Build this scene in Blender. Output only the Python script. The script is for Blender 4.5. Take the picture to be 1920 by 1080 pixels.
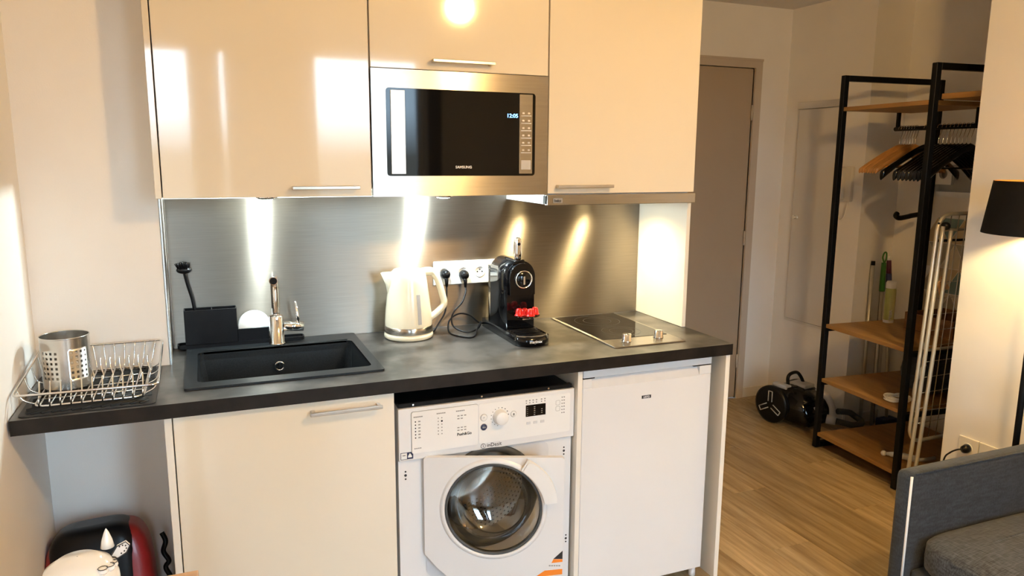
import bpy, bmesh, math, random
from mathutils import Vector, Matrix
random.seed(7)
for o in list(bpy.data.objects): bpy.data.objects.remove(o)
SC = bpy.context.scene
COL = SC.collection
PI = math.pi

# ------------------------------------------------------------------ camera
CP = Vector((0.1636, -2.6762, 1.5382)); YAW, PIT, ROL, FPX = 0.39121, 0.17291, 0.00705, 1396.6
Fd = Vector((math.sin(YAW)*math.cos(PIT), math.cos(YAW)*math.cos(PIT), -math.sin(PIT)))
Rt = Vector((math.cos(YAW), -math.sin(YAW), 0)); Up = Rt.cross(Fd)
R2 = Rt*math.cos(ROL) + Up*math.sin(ROL); U2 = Up*math.cos(ROL) - Rt*math.sin(ROL)
cam = bpy.data.objects.new('camera', bpy.data.cameras.new('camera')); COL.objects.link(cam)
cam.matrix_world = Matrix(((R2.x, U2.x, -Fd.x, CP.x), (R2.y, U2.y, -Fd.y, CP.y), (R2.z, U2.z, -Fd.z, CP.z), (0, 0, 0, 1)))
cam.data.sensor_width = 36; cam.data.lens = FPX/1920*36; cam.data.clip_start = 0.02
SC.camera = cam
# ------------------------------------------------------------------ world, lights, exposure
SC.view_settings.view_transform = 'Standard'; SC.view_settings.look = 'None'
SC.view_settings.gamma = 1; SC.view_settings.use_curve_mapping = False
SC.view_settings.exposure = 0.0
W = bpy.data.worlds.new('world'); SC.world = W; W.use_nodes = True
# plain overcast sky above the horizon, duller ground below it
_n = W.node_tree.nodes; _l = W.node_tree.links
_tc = _n.new('ShaderNodeTexCoord'); _sx = _n.new('ShaderNodeSeparateXYZ'); _rp = _n.new('ShaderNodeValToRGB')
_l.new(_tc.outputs['Generated'], _sx.inputs[0]); _l.new(_sx.outputs['Z'], _rp.inputs[0])
_rp.color_ramp.elements[0].position = 0.0; _rp.color_ramp.elements[0].color = (0.14, 0.15, 0.14, 1)
_rp.color_ramp.elements[1].position = 0.06; _rp.color_ramp.elements[1].color = (0.62, 0.83, 1.0, 1)
_l.new(_rp.outputs[0], _n['Background'].inputs[0]); _n['Background'].inputs[1].default_value = 19.0
def lamp(name, kind, loc, energy, color, parent=None, **kw):
    d = bpy.data.lights.new(name, kind); d.energy = energy; d.color = color
    for k, v in kw.items():
        if k not in ('rot', 'spread'): setattr(d, k, v)
    if 'spread' in kw: d.spread = kw['spread']
    o = bpy.data.objects.new(name, d); COL.objects.link(o); o.location = loc
    if 'rot' in kw: o.rotation_euler = kw['rot']
    if parent: o.parent = parent; o.location = Vector(loc) - parent.location
    return o
WARM = (1.0, 0.74, 0.44)
# portals that guide the sky's light through the two panes of the rear window
for _x, _w in ((0.195, 0.85), (1.30, 1.20)):
    _p = lamp('sky_portal', 'AREA', (_x, -4.50, 1.315), 1, (1, 1, 1), shape='RECTANGLE', size=_w, size_y=2.03, rot=(PI/2, 0, PI)); _p.data.cycles.is_portal = True

# ------------------------------------------------------------------ materials
def mat(name, col, rough=0.5, metal=0.0, coat=0.0, var=0.0, vscale=8.0, bump=0.0, bscale=60.0, vmap=(1, 1, 1), aniso=0.0,
        spec=0.5, emit=None, estr=0.0, col2=None, sheen=0.0, trans=0.0, detail=4.0, vlo=0.35, vhi=0.65):
    m = bpy.data.materials.new(name); m.use_nodes = True
    nt = m.node_tree; n = nt.nodes; l = nt.links; b = n['Principled BSDF']
    b.inputs['Base Color'].default_value = (*col, 1); b.inputs['Roughness'].default_value = rough
    b.inputs['Metallic'].default_value = metal; b.inputs['Coat Weight'].default_value = coat
    b.inputs['Coat Roughness'].default_value = 0.03; b.inputs['Specular IOR Level'].default_value = spec
    if sheen: b.inputs['Sheen Weight'].default_value = sheen
    if trans: b.inputs['Transmission Weight'].default_value = trans
    if emit: b.inputs['Emission Color'].default_value = (*emit, 1); b.inputs['Emission Strength'].default_value = estr
    tc = n.new('ShaderNodeTexCoord')
    if var or col2:
        mp = n.new('ShaderNodeMapping'); mp.inputs['Scale'].default_value = vmap; l.new(tc.outputs['Object'], mp.inputs[0])
        ns = n.new('ShaderNodeTexNoise'); ns.inputs['Scale'].default_value = vscale; ns.inputs['Detail'].default_value = detail
        l.new(mp.outputs[0], ns.inputs['Vector'])
        rp = n.new('ShaderNodeValToRGB'); l.new(ns.outputs['Fac'], rp.inputs[0])
        rp.color_ramp.elements[0].position = vlo; rp.color_ramp.elements[1].position = vhi
        c2 = col2 or tuple(min(1, c*(1+var)) for c in col); c1 = col if col2 else tuple(c*(1-var) for c in col)
        rp.color_ramp.elements[0].color = (*c1, 1); rp.color_ramp.elements[1].color = (*c2, 1)
        l.new(rp.outputs[0], b.inputs['Base Color'])
    if bump:
        mp2 = n.new('ShaderNodeMapping'); mp2.inputs['Scale'].default_value = vmap; l.new(tc.outputs['Object'], mp2.inputs[0])
        n2 = n.new('ShaderNodeTexNoise'); n2.inputs['Scale'].default_value = bscale; l.new(mp2.outputs[0], n2.inputs['Vector'])
        bp = n.new('ShaderNodeBump'); bp.inputs['Strength'].default_value = bump; bp.inputs['Distance'].default_value = 0.002
        l.new(n2.outputs['Fac'], bp.inputs['Height']); l.new(bp.outputs[0], b.inputs['Normal'])
    if aniso:
        b.inputs['Anisotropic'].default_value = aniso
        t = n.new('ShaderNodeTangent'); t.direction_type = 'RADIAL'; t.axis = 'X'; l.new(t.outputs[0], b.inputs['Tangent'])
    return m
def glassy(name, tint, gloss=0.12, rough=0.02):
    m = bpy.data.materials.new(name); m.use_nodes = True; nt = m.node_tree; n = nt.nodes; l = nt.links
    n.remove(n['Principled BSDF']); tr = n.new('ShaderNodeBsdfTransparent'); tr.inputs[0].default_value = (*tint, 1)
    g = n.new('ShaderNodeBsdfGlossy'); g.inputs['Roughness'].default_value = rough
    fr = n.new('ShaderNodeFresnel'); fr.inputs[0].default_value = 1.5
    ad = n.new('ShaderNodeMath'); ad.operation = 'ADD'; ad.inputs[1].default_value = gloss*0.3; ad.use_clamp = True
    l.new(fr.outputs[0], ad.inputs[0])
    mx = n.new('ShaderNodeMixShader'); l.new(ad.outputs[0], mx.inputs[0]); l.new(tr.outputs[0], mx.inputs[1]); l.new(g.outputs[0], mx.inputs[2])
    l.new(mx.outputs[0], n['Material Output'].inputs[0]); return m
def wood(name, c1, c2, scale=6.0, axis='Y', rough=0.45, perobj=0.0):
    m = bpy.data.materials.new(name); m.use_nodes = True; nt = m.node_tree; n = nt.nodes; l = nt.links; b = n['Principled BSDF']
    b.inputs['Roughness'].default_value = rough
    tc = n.new('ShaderNodeTexCoord'); mp = n.new('ShaderNodeMapping')
    mp.inputs['Scale'].default_value = {'X': (0.6, 9, 9), 'Y': (9, 0.6, 9), 'Z': (9, 9, 0.6)}[axis]
    oi = n.new('ShaderNodeObjectInfo'); cb = n.new('ShaderNodeCombineXYZ'); mu = n.new('ShaderNodeMath'); mu.operation = 'MULTIPLY'; mu.inputs[1].default_value = 37.0
    l.new(oi.outputs['Random'], mu.inputs[0])
    for k in range(3): l.new(mu.outputs[0], cb.inputs[k])
    va = n.new('ShaderNodeVectorMath'); l.new(tc.outputs['Object'], va.inputs[0]); l.new(cb.outputs[0], va.inputs[1])
    l.new(va.outputs[0], mp.inputs[0])
    ns = n.new('ShaderNodeTexNoise'); ns.inputs['Scale'].default_value = scale; ns.inputs['Detail'].default_value = 8; ns.inputs['Roughness'].default_value = 0.65
    l.new(mp.outputs[0], ns.inputs['Vector'])
    rp = n.new('ShaderNodeValToRGB'); rp.color_ramp.elements[0].position = 0.3; rp.color_ramp.elements[1].position = 0.72
    rp.color_ramp.elements[0].color = (*c1, 1); rp.color_ramp.elements[1].color = (*c2, 1); l.new(ns.outputs['Fac'], rp.inputs[0])
    out = rp.outputs[0]
    if perobj:
        hs = n.new('ShaderNodeHueSaturation'); mr = n.new('ShaderNodeMapRange'); mr.inputs['To Min'].default_value = 1-perobj; mr.inputs['To Max'].default_value = 1+perobj
        l.new(oi.outputs['Random'], mr.inputs['Value']); l.new(mr.outputs[0], hs.inputs['Value']); l.new(out, hs.inputs['Color']); out = hs.outputs[0]
    l.new(out, b.inputs['Base Color'])
    bp = n.new('ShaderNodeBump'); bp.inputs['Strength'].default_value = 0.15; bp.inputs['Distance'].default_value = 0.002
    l.new(ns.outputs['Fac'], bp.inputs['Height']); l.new(bp.outputs[0], b.inputs['Normal'])
    return m
M = {}
M['wall'] = mat('painted_wall', (0.84, 0.80, 0.75), 0.75, var=0.02, vscale=3, bump=0.12, bscale=220)
M['ceil'] = mat('ceiling_paint', (0.80, 0.77, 0.73), 0.8, var=0.02, vscale=3)
M['cream'] = mat('cream_gloss_lacquer', (0.77, 0.685, 0.545), 0.07, coat=0.5, var=0.012, vscale=2)
M['creamedge'] = mat('cream_panel', (0.80, 0.75, 0.66), 0.35, var=0.02, vscale=5)
M['worktop'] = mat('dark_slate_laminate', (0.026, 0.0245, 0.023), 0.33, col2=(0.12, 0.110, 0.101), vscale=9, detail=10, bump=0.05, bscale=300, vlo=0.40, vhi=0.64)
M['workedge'] = mat('worktop_edge', (0.013, 0.010, 0.008), 0.4, spec=0.25, var=0.3, vscale=20)
M['steel'] = mat('brushed_steel', (0.275, 0.236, 0.195), 0.37, metal=1, aniso=0.97, var=0.05, vscale=30, vmap=(0.25, 1, 12), bump=0.02, bscale=120)
M['steelfr'] = mat('satin_steel', (0.50, 0.465, 0.42), 0.27, metal=1, aniso=0.95, var=0.04, vscale=20, vmap=(0.3, 1, 8))
M['nickel'] = mat('brushed_nickel', (0.55, 0.50, 0.43), 0.32, metal=1, var=0.04, vscale=30)
M['chrome'] = mat('chrome', (0.82, 0.82, 0.82), 0.06, metal=1, var=0.02, vscale=10)
M['wire'] = mat('chromed_wire', (0.72, 0.71, 0.69), 0.16, metal=1, var=0.04, vscale=30)
M['perf'] = mat('stainless_cup', (0.62, 0.60, 0.56), 0.25, metal=1, var=0.06, vscale=12, vmap=(1, 1, 0.2))
M['sink'] = mat('black_granite_composite', (0.012, 0.014, 0.016), 0.36, spec=0.3, var=0.3, vscale=250, bump=0.1, bscale=500)
M['black'] = mat('black_plastic', (0.005, 0.005, 0.006), 0.32, spec=0.2, var=0.15, vscale=40)
M['blackgloss'] = mat('black_gloss_plastic', (0.004, 0.004, 0.005), 0.06, spec=0.35, var=0.1, vscale=10)
M['blackglass'] = mat('black_glass', (0.003, 0.003, 0.0035), 0.04, spec=0.3, var=0.1, vscale=5)
M['blackmet'] = mat('black_powder_coat', (0.004, 0.004, 0.0045), 0.45, spec=0.15, var=0.15, vscale=60, bump=0.05, bscale=400)
M['rubber'] = mat('grey_rubber', (0.06, 0.065, 0.07), 0.55, var=0.1, vscale=20)
M['white'] = mat('white_enamel', (0.75, 0.745, 0.745), 0.25, coat=0.2, var=0.01, vscale=4)
M['whitepl'] = mat('white_plastic', (0.80, 0.79, 0.77), 0.35, var=0.015, vscale=10)
M['greypl'] = mat('grey_plastic', (0.42, 0.42, 0.42), 0.4, var=0.05, vscale=20)
M['lightgrey'] = mat('light_grey_plastic', (0.62, 0.62, 0.63), 0.4, var=0.03, vscale=20)
M['kettle'] = mat('cream_kettle_plastic', (0.86, 0.79, 0.60), 0.22, coat=0.3, var=0.015, vscale=8)
M['ink'] = mat('dark_print', (0.02, 0.02, 0.025), 0.5, var=0.1, vscale=50)
M['greyink'] = mat('grey_print', (0.30, 0.29, 0.28), 0.5, var=0.1, vscale=50)
M['ringmark'] = mat('faint_ring_print', (0.045, 0.042, 0.038), 0.3, spec=0.2, var=0.1, vscale=50)
M['navy'] = mat('navy_print', (0.015, 0.02, 0.07), 0.4, var=0.1, vscale=50)
M['orange'] = mat('orange_print', (0.90, 0.25, 0.02), 0.45, var=0.05, vscale=20)
M['whiteink'] = mat('white_print', (0.85, 0.85, 0.85), 0.4, var=0.02, vscale=20)
M['led'] = mat('blue_clock_digits', (0.1, 0.3, 0.9), 0.4, emit=(0.15, 0.45, 1.0), estr=5, var=0.02)
M['red'] = mat('red_foil', (0.65, 0.015, 0.012), 0.28, metal=0.3, var=0.1, vscale=40)
M['redpl'] = mat('red_plastic', (0.28, 0.008, 0.010), 0.35, coat=0.2, var=0.1, vscale=8)
M['clear'] = glassy('clear_plastic', (0.93, 0.93, 0.93), 0.2)
M['doorglass'] = glassy('porthole_glass', (0.90, 0.90, 0.88), 0.5)
M['pane'] = glassy('window_glass', (0.96, 0.98, 1.0), 0.05)
M['drum'] = mat('drum_steel', (0.66, 0.63, 0.58), 0.3, metal=1, var=0.05, vscale=20)
M['floor'] = wood('oak_laminate', (0.23, 0.150, 0.066), (0.56, 0.42, 0.245), 4.2, 'Y', 0.38, 0.20)
M['shelf'] = wood('oak_shelf', (0.24, 0.115, 0.030), (0.42, 0.22, 0.065), 3.5, 'Y', 0.5)
M['hangwood'] = wood('hanger_wood', (0.42, 0.18, 0.045), (0.62, 0.30, 0.085), 5, 'X', 0.4, 0.3)
M['tablewood'] = wood('table_oak', (0.42, 0.22, 0.08), (0.62, 0.36, 0.15), 4, 'X', 0.45)
M['boxwood'] = wood('brown_wood', (0.16, 0.07, 0.022), (0.28, 0.13, 0.045), 4, 'Y', 0.5)
M['doorp'] = mat('taupe_door_paint', (0.42, 0.33, 0.24), 0.45, var=0.02, vscale=3)
M['trimp'] = mat('taupe_frame_paint', (0.55, 0.46, 0.37), 0.45, var=0.02, vscale=3)
M['panelp'] = mat('panel_white_paint', (0.70, 0.66, 0.60), 0.5, var=0.02, vscale=3)
def fabric(name, c1, c2):
    m = bpy.data.materials.new(name); m.use_nodes = True; nt = m.node_tree; n = nt.nodes; l = nt.links; b = n['Principled BSDF']
    b.inputs['Roughness'].default_value = 0.95; b.inputs['Sheen Weight'].default_value = 0.15
    tc = n.new('ShaderNodeTexCoord'); outs = []
    for sc_ in ((25, 260, 120), (260, 25, 120)):
        mp = n.new('ShaderNodeMapping'); mp.inputs['Scale'].default_value = sc_; l.new(tc.outputs['Object'], mp.inputs[0])
        ns = n.new('ShaderNodeTexNoise'); ns.inputs['Scale'].default_value = 1.0; ns.inputs['Detail'].default_value = 3; l.new(mp.outputs[0], ns.inputs['Vector']); outs.append(ns.outputs['Fac'])
    mx = n.new('ShaderNodeMath'); mx.operation = 'ADD'; l.new(outs[0], mx.inputs[0]); l.new(outs[1], mx.inputs[1])
    rp = n.new('ShaderNodeValToRGB'); rp.color_ramp.elements[0].position = 0.40; rp.color_ramp.elements[1].position = 0.62
    hf = n.new('ShaderNodeMath'); hf.operation = 'MULTIPLY'; hf.inputs[1].default_value = 0.5; l.new(mx.outputs[0], hf.inputs[0]); l.new(hf.outputs[0], rp.inputs[0])
    rp.color_ramp.elements[0].color = (*c1, 1); rp.color_ramp.elements[1].color = (*c2, 1); l.new(rp.outputs[0], b.inputs['Base Color'])
    bp = n.new('ShaderNodeBump'); bp.inputs['Strength'].default_value = 0.3; bp.inputs['Distance'].default_value = 0.002; l.new(hf.outputs[0], bp.inputs['Height']); l.new(bp.outputs[0], b.inputs['Normal'])
    return m
M['sofa'] = fabric('charcoal_weave', (0.010, 0.0135, 0.018), (0.028, 0.034, 0.043))
M['sofa2'] = fabric('charcoal_seat_weave', (0.010, 0.0115, 0.014), (0.060, 0.066, 0.076))
M['curtain'] = fabric('grey_curtain', (0.20, 0.18, 0.16), (0.26, 0.24, 0.21))
M['blackcloth'] = fabric('dark_bag_fabric', (0.010, 0.012, 0.018), (0.030, 0.034, 0.05))
M['shade'] = mat('black_lampshade', (0.005, 0.0045, 0.004), 0.7, spec=0.15, var=0.2, vscale=60, bump=0.1, bscale=400)
M['gold'] = mat('gold_shade_lining', (0.75, 0.48, 0.16), 0.35, metal=0.6, var=0.05, vscale=20)
M['bulb'] = mat('warm_bulb', (1, 0.9, 0.7), 0.4, emit=(1.0, 0.76, 0.33), estr=900, var=0.01)
M['globe'] = mat('warm_globe', (1, 0.9, 0.7), 0.4, emit=(1.0, 0.61, 0.22), estr=445, var=0.01)
M['ledlens'] = mat('led_lens', (0.9, 0.95, 1), 0.3, emit=(0.80, 0.96, 1.0), estr=30, var=0.01)
M['halolens'] = mat('hood_lamp_lens', (1, 0.9, 0.7), 0.3, emit=(1.0, 0.82, 0.42), estr=20, var=0.01)
M['green'] = mat('green_plastic', (0.05, 0.22, 0.035), 0.4, var=0.1, vscale=20)
M['purple'] = mat('purple_plastic', (0.10, 0.02, 0.05), 0.4, var=0.1, vscale=20)
M['bluepl'] = mat('dark_blue_plastic', (0.03, 0.035, 0.12), 0.4, var=0.1, vscale=20)
M['can'] = mat('green_can_print', (0.34, 0.40, 0.10), 0.35, col2=(0.62, 0.58, 0.30), vscale=12, vmap=(1.2, 1.2, 0.15))
M['cable'] = mat('white_cable', (0.80, 0.78, 0.74), 0.4, var=0.02, vscale=30)
M['pegwood'] = mat('peg_wood', (0.70, 0.40, 0.20), 0.5, var=0.1, vscale=60)
M['alu'] = mat('airer_grey_tube', (0.62, 0.58, 0.50), 0.35, metal=0.6, var=0.04, vscale=20)
M['tri_teal'] = mat('teal_sticker', (0.20, 0.30, 0.30), 0.6, var=0.05)
M['tri_tan'] = mat('tan_sticker', (0.58, 0.45, 0.28), 0.6, var=0.05)
M['tri_grey'] = mat('grey_sticker', (0.40, 0.36, 0.30), 0.6, var=0.05)
M['tri_cream'] = mat('cream_sticker', (0.66, 0.58, 0.44), 0.6, var=0.05)
M['ceramic'] = mat('white_ceramic', (0.85, 0.83, 0.79), 0.10, coat=0.5, var=0.015, vscale=10)
M['piping'] = mat('white_piping', (0.75, 0.73, 0.70), 0.6, var=0.03, vscale=60)
M['sponge'] = mat('white_sponge', (0.88, 0.88, 0.86), 0.8, var=0.02, vscale=60, bump=0.2, bscale=200)
M['mat'] = mat('black_rubber_mat', (0.014, 0.0135, 0.013), 0.4, spec=0.3, var=0.15, vscale=40)
M['sticker'] = mat('white_sticker', (0.82, 0.82, 0.80), 0.5, var=0.01)

# ------------------------------------------------------------------ mesh builder
def frame(axis):
    z = Vector(axis).normalized(); x = z.orthogonal().normalized(); return x, z.cross(x), z
class B:
    def __init__(s): s.bm = bmesh.new()
    def box(s, a, b, bev=0.0, seg=2):
        t = bmesh.new(); bmesh.ops.create_cube(t, size=1)
        c = [(a[i]+b[i])/2 for i in range(3)]; d = [abs(b[i]-a[i]) for i in range(3)]
        for v in t.verts: v.co = Vector((c[0]+v.co.x*d[0], c[1]+v.co.y*d[1], c[2]+v.co.z*d[2]))
        if bev: bmesh.ops.bevel(t, geom=t.edges[:], offset=min(bev, min(d)*0.49), segments=seg, affect='EDGES', profile=0.5)
        if bev and seg > 2:
            for f in t.faces: f.smooth = True
        return s._merge(t)
    def _merge(s, t):
        m = bpy.data.meshes.new('t'); t.to_mesh(m); t.free(); s.bm.from_mesh(m); bpy.data.meshes.remove(m); return s
    def cyl(s, p0, p1, r0, r1=None, seg=24, caps=True):
        p0 = Vector(p0); p1 = Vector(p1); r1 = r0 if r1 is None else r1; x, y, z = frame(p1-p0)
        A = [s.bm.verts.new(p0+(x*math.cos(2*PI*i/seg)+y*math.sin(2*PI*i/seg))*r0) for i in range(seg)]
        C = [s.bm.verts.new(p1+(x*math.cos(2*PI*i/seg)+y*math.sin(2*PI*i/seg))*r1) for i in range(seg)]
        for i in range(seg):
            f = s.bm.faces.new((A[i], A[(i+1) % seg], C[(i+1) % seg], C[i])); f.smooth = True
        if caps:
            s.bm.faces.new(A[::-1]); s.bm.faces.new(C)
        return s
    def tube(s, pts, r, seg=8, closed=False):
        P = [Vector(p) for p in pts]; n = len(P); rings = []; px = None
        for i in range(n):
            if closed: d = P[(i+1) % n]-P[i-1]
            else: d = P[min(i+1, n-1)]-P[max(i-1, 0)]
            d.normalize()
            if px is None: px = d.orthogonal().normalized()
            else: px = (px - d*px.dot(d)); px = px.normalized() if px.length > 1e-6 else d.orthogonal().normalized()
            py = d.cross(px); rr = r[i] if isinstance(r, (list, tuple)) else r
            rings.append([s.bm.verts.new(P[i]+(px*math.cos(2*PI*k/seg)+py*math.sin(2*PI*k/seg))*rr) for k in range(seg)])
        for i in range(n if closed else n-1):
            a = rings[i]; b = rings[(i+1) % n]
            for k in range(seg):
                f = s.bm.faces.new((a[k], a[(k+1) % seg], b[(k+1) % seg], b[k])); f.smooth = True
        if not closed: s.bm.faces.new(rings[0][::-1]); s.bm.faces.new(rings[-1])
        return s
    def lathe(s, prof, c=(0, 0, 0), seg=40, axis='Z', capb=False, capt=False, sx=1.0, sy=1.0):
        rings = []
        for r, h in prof:
            ring = []
            for i in range(seg):
                a = 2*PI*i/seg; x, y = r*math.cos(a)*sx, r*math.sin(a)*sy
                p = {'Z': (x, y, h), 'Y': (x, h, y), 'X': (h, x, y)}[axis]
                ring.append(s.bm.verts.new(Vector(c)+Vector(p)))
            rings.append(ring)
        for a, b in zip(rings, rings[1:]):
            for i in range(seg):
                f = s.bm.faces.new((a[i], a[(i+1) % seg], b[(i+1) % seg], b[i])); f.smooth = True
        if capb: s.bm.faces.new(rings[0][::-1])
        if capt: s.bm.faces.new(rings[-1])
        return s
    def prism(s, poly, d0, d1, axis='Y', smooth=False):
        def P(u, v, d): return {'Y': (u, d, v), 'X': (d, u, v), 'Z': (u, v, d)}[axis]
        A = [s.bm.verts.new(P(u, v, d0)) for u, v in poly]; C = [s.bm.verts.new(P(u, v, d1)) for u, v in poly]
        n = len(poly); s.bm.faces.new(A[::-1]); s.bm.faces.new(C)
        for i in range(n):
            f = s.bm.faces.new((A[i], A[(i+1) % n], C[(i+1) % n], C[i])); f.smooth = smooth
        return s
    def ringprism(s, outer, inner, d0, d1, axis='Y'):
        def P(u, v, d): return {'Y': (u, d, v), 'X': (d, u, v), 'Z': (u, v, d)}[axis]
        n = len(outer); V = [[s.bm.verts.new(P(u, v, d)) for u, v in poly] for poly in (outer, inner) for d in (d0, d1)]
        for i in range(n):
            j = (i+1) % n
            for a, b in ((V[0], V[2]), (V[1], V[3]), (V[0], V[1]), (V[2], V[3])):
                s.bm.faces.new((a[i], a[j], b[j], b[i]))
        return s
    def ball(s, c, r, sc=(1, 1, 1), u=24, v=14):
        t = bmesh.new(); bmesh.ops.create_uvsphere(t, u_segments=u, v_segments=v, radius=r)
        for q in t.verts: q.co = Vector((c[0]+q.co.x*sc[0], c[1]+q.co.y*sc[1], c[2]+q.co.z*sc[2]))
        for f in t.faces: f.smooth = True
        return s._merge(t)
    def slab(s, xs, ys, skip, z0, z1):
        nx, ny = len(xs)-1, len(ys)-1; ok = lambda i, j: 0 <= i < nx and 0 <= j < ny and (i, j) not in skip
        V = {}
        def v(i, j, k):
            if (i, j, k) not in V: V[(i, j, k)] = s.bm.verts.new((xs[i], ys[j], (z0, z1)[k]))
            return V[(i, j, k)]
        for i in range(nx):
            for j in range(ny):
                if not ok(i, j): continue
                s.bm.faces.new((v(i, j, 1), v(i+1, j, 1), v(i+1, j+1, 1), v(i, j+1, 1)))
                s.bm.faces.new((v(i, j, 0), v(i, j+1, 0), v(i+1, j+1, 0), v(i+1, j, 0)))
                for (a, b, c, d, ii, jj) in ((i, j, i+1, j, i, j-1), (i+1, j, i+1, j+1, i+1, j), (i+1, j+1, i, j+1, i, j+1), (i, j+1, i, j, i-1, j)):
                    if not ok(ii, jj): s.bm.faces.new((v(a, b, 0), v(c, d, 0), v(c, d, 1), v(a, b, 1)))
        return s
    def build(s, name, m, parent=None, xf=None, local=False):
        bmesh.ops.recalc_face_normals(s.bm, faces=s.bm.faces[:])
        me = bpy.data.meshes.new(name); s.bm.to_mesh(me); s.bm.free()
        if xf is not None: me.transform(xf)
        ms = m if isinstance(m, (list, tuple)) else [m]
        for q in ms: me.materials.append(M[q] if isinstance(q, str) else q)
        o = bpy.data.objects.new(name, me); COL.objects.link(o)
        if parent is not None:
            o.parent = parent; r = parent
            while r.parent: r = r.parent
            if not local: me.transform(Matrix.Translation(-r.location))
        return o
def thing(name, label, cat, loc=(0, 0, 0), rotz=0.0, group=None):
    o = bpy.data.objects.new(name, None); COL.objects.link(o); o.location = loc; o.rotation_euler = (0, 0, rotz); o.empty_display_size = 0.05
    return tag(o, label, cat, group)
def tag(o, label, cat, group=None):
    o['label'] = label; o['category'] = cat
    if group: o['group'] = group
    return o
def origin(o, p):          # move a top-level mesh's origin to its base
    p = Vector(p); o.data.transform(Matrix.Translation(-p)); o.location = p; return o
def struct(o): o['kind'] = 'structure'; return o
def dup(root, loc, rotz=None, label=None):
    r = root.copy(); COL.objects.link(r); r.location = loc
    if rotz is not None: r.rotation_euler = (0, 0, rotz)
    if label: r['label'] = label
    for ch in list(root.children):
        c = ch.copy(); COL.objects.link(c); c.parent = r
        for g in ch.children:
            d = g.copy(); COL.objects.link(d); d.parent = c
    return r
def text(s, size, loc, m, parent, name='lettering', rot=(PI/2, 0, 0), xf=None, align='LEFT', sx=1.0, depth=0.0004, bold=0.0):
    cu = bpy.data.curves.new('txt', 'FONT'); cu.body = s; cu.size = size; cu.extrude = depth; cu.align_x = align; cu.offset = bold; cu.resolution_u = 3
    t = bpy.data.objects.new('txt', cu); COL.objects.link(t)
    me = bpy.data.meshes.new_from_object(t.evaluated_get(bpy.context.evaluated_depsgraph_get())); bpy.data.objects.remove(t)
    from mathutils import Euler
    me.transform(Matrix.Diagonal((sx, 1, 1, 1))); me.transform(Euler(rot).to_matrix().to_4x4()); me.transform(Matrix.Translation(loc))
    if xf is not None: me.transform(xf)
    me.materials.clear(); me.materials.append(M[m])
    o = bpy.data.objects.new(name, me); COL.objects.link(o); o.parent = parent; r = parent
    while r.parent: r = r.parent
    me.transform(Matrix.Translation(-r.location)); return o
def rrect(x0, z0, x1, z1, r, n=6):
    P = []
    for cx, cz, a0 in ((x1-r, z1-r, 0), (x0+r, z1-r, PI/2), (x0+r, z0+r, PI), (x1-r, z0+r, 3*PI/2)):
        for i in range(n+1):
            a = a0+PI/2*i/n; P.append((cx+r*math.cos(a), cz+r*math.sin(a)))
    return P
def circ(cx, cz, r, n=40): return [(cx+r*math.cos(2*PI*i/n), cz+r*math.sin(2*PI*i/n)) for i in range(n)]
def spline(pts, n=8):
    P = [Vector(p) for p in pts]; out = []
    for i in range(len(P)-1):
        a = P[max(i-1, 0)]; b = P[i]; c = P[i+1]; d = P[min(i+2, len(P)-1)]
        for k in range(n):
            t = k/n; out.append(0.5*((2*b)+(c-a)*t+(2*a-5*b+4*c-d)*t*t+(3*b-a-3*c+d)*t**3))
    out.append(P[-1]); return out

def superbox(cx, cy, z0, hw, hd, hh, e=4.0, nu=40, nv=20, taper=0.0):
    b = B(); R_ = []
    def sp(c, p): return math.copysign(abs(c)**(2/p), c)
    for j in range(1, nv):
        ph = -PI/2+PI*j/nv; R_.append([b.bm.verts.new((cx+hw*(1-taper*math.sin(ph))*sp(math.cos(ph), e)*sp(math.cos(2*PI*i/nu), e), cy+hd*sp(math.cos(ph), e)*sp(math.sin(2*PI*i/nu), e), z0+hh+hh*sp(math.sin(ph), e))) for i in range(nu)])
    for a, c in zip(R_, R_[1:]):
        for i in range(nu):
            f = b.bm.faces.new((a[i], a[(i+1) % nu], c[(i+1) % nu], c[i])); f.smooth = True
    b.bm.faces.new(R_[0][::-1]); b.bm.faces.new(R_[-1]); return b
# ================================================================== THE SETTING
XL, XR = -0.312, 1.854            # left wall, right end of the worktop
CH = 2.444                        # ceiling
YD = 1.095                        # hall end wall
YREAR = -4.40
NIC = -0.214                      # front of the pipe casing left of the splashback
def wallbox(name, a, b, m='wall'): return struct(B().box(a, b).build(name, m))
wallbox('wall_left', (XL-0.08, YREAR-0.12, 0), (XL, 0.07, CH))
wallbox('wall_back_left', (XL, NIC, 0), (0.037, 0.07, CH))
wallbox('wall_back', (0.037, 0.0, 0), (1.855, 0.07, CH))
wallbox('wall_hall_left', (1.785, 0.07, 0), (1.855, YD, CH))
# hall end wall with the door opening
DX0, DX1, DZ = 2.44, 3.302, 2.084
w = B(); w.box((1.785, YD, 0), (DX0, YD+0.08, CH)); w.box((DX0, YD, DZ), (DX1, YD+0.08, CH)); w.box((DX1, YD, 0), (3.65, YD+0.08, CH)); struct(w.build('wall_hall', 'wall'))
wallbox('wall_hall_right', (3.568, 0.456, 0), (3.92, YD, CH))
wallbox('wall_alcove', (3.84, -2.0, 0), (3.92, 0.456, CH))
wallbox('wall_right', (3.05, YREAR, 0), (3.095, -0.562, CH))
wallbox('wall_alcove_end', (3.095, -2.06, 0), (3.92, -2.0, CH))
WZ0, WZ1 = 0.25, 2.38
w = B(); w.box((XL, YREAR-0.12, 0), (3.095, YREAR, WZ0)); w.box((XL, YREAR-0.12, WZ1), (3.095, YREAR, CH))
w.box((XL, YREAR-0.12, WZ0), (-0.28, YREAR, WZ1)); w.box((1.95, YREAR-0.12, WZ0), (3.095, YREAR, WZ1)); struct(w.build('wall_rear', 'wall'))
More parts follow.
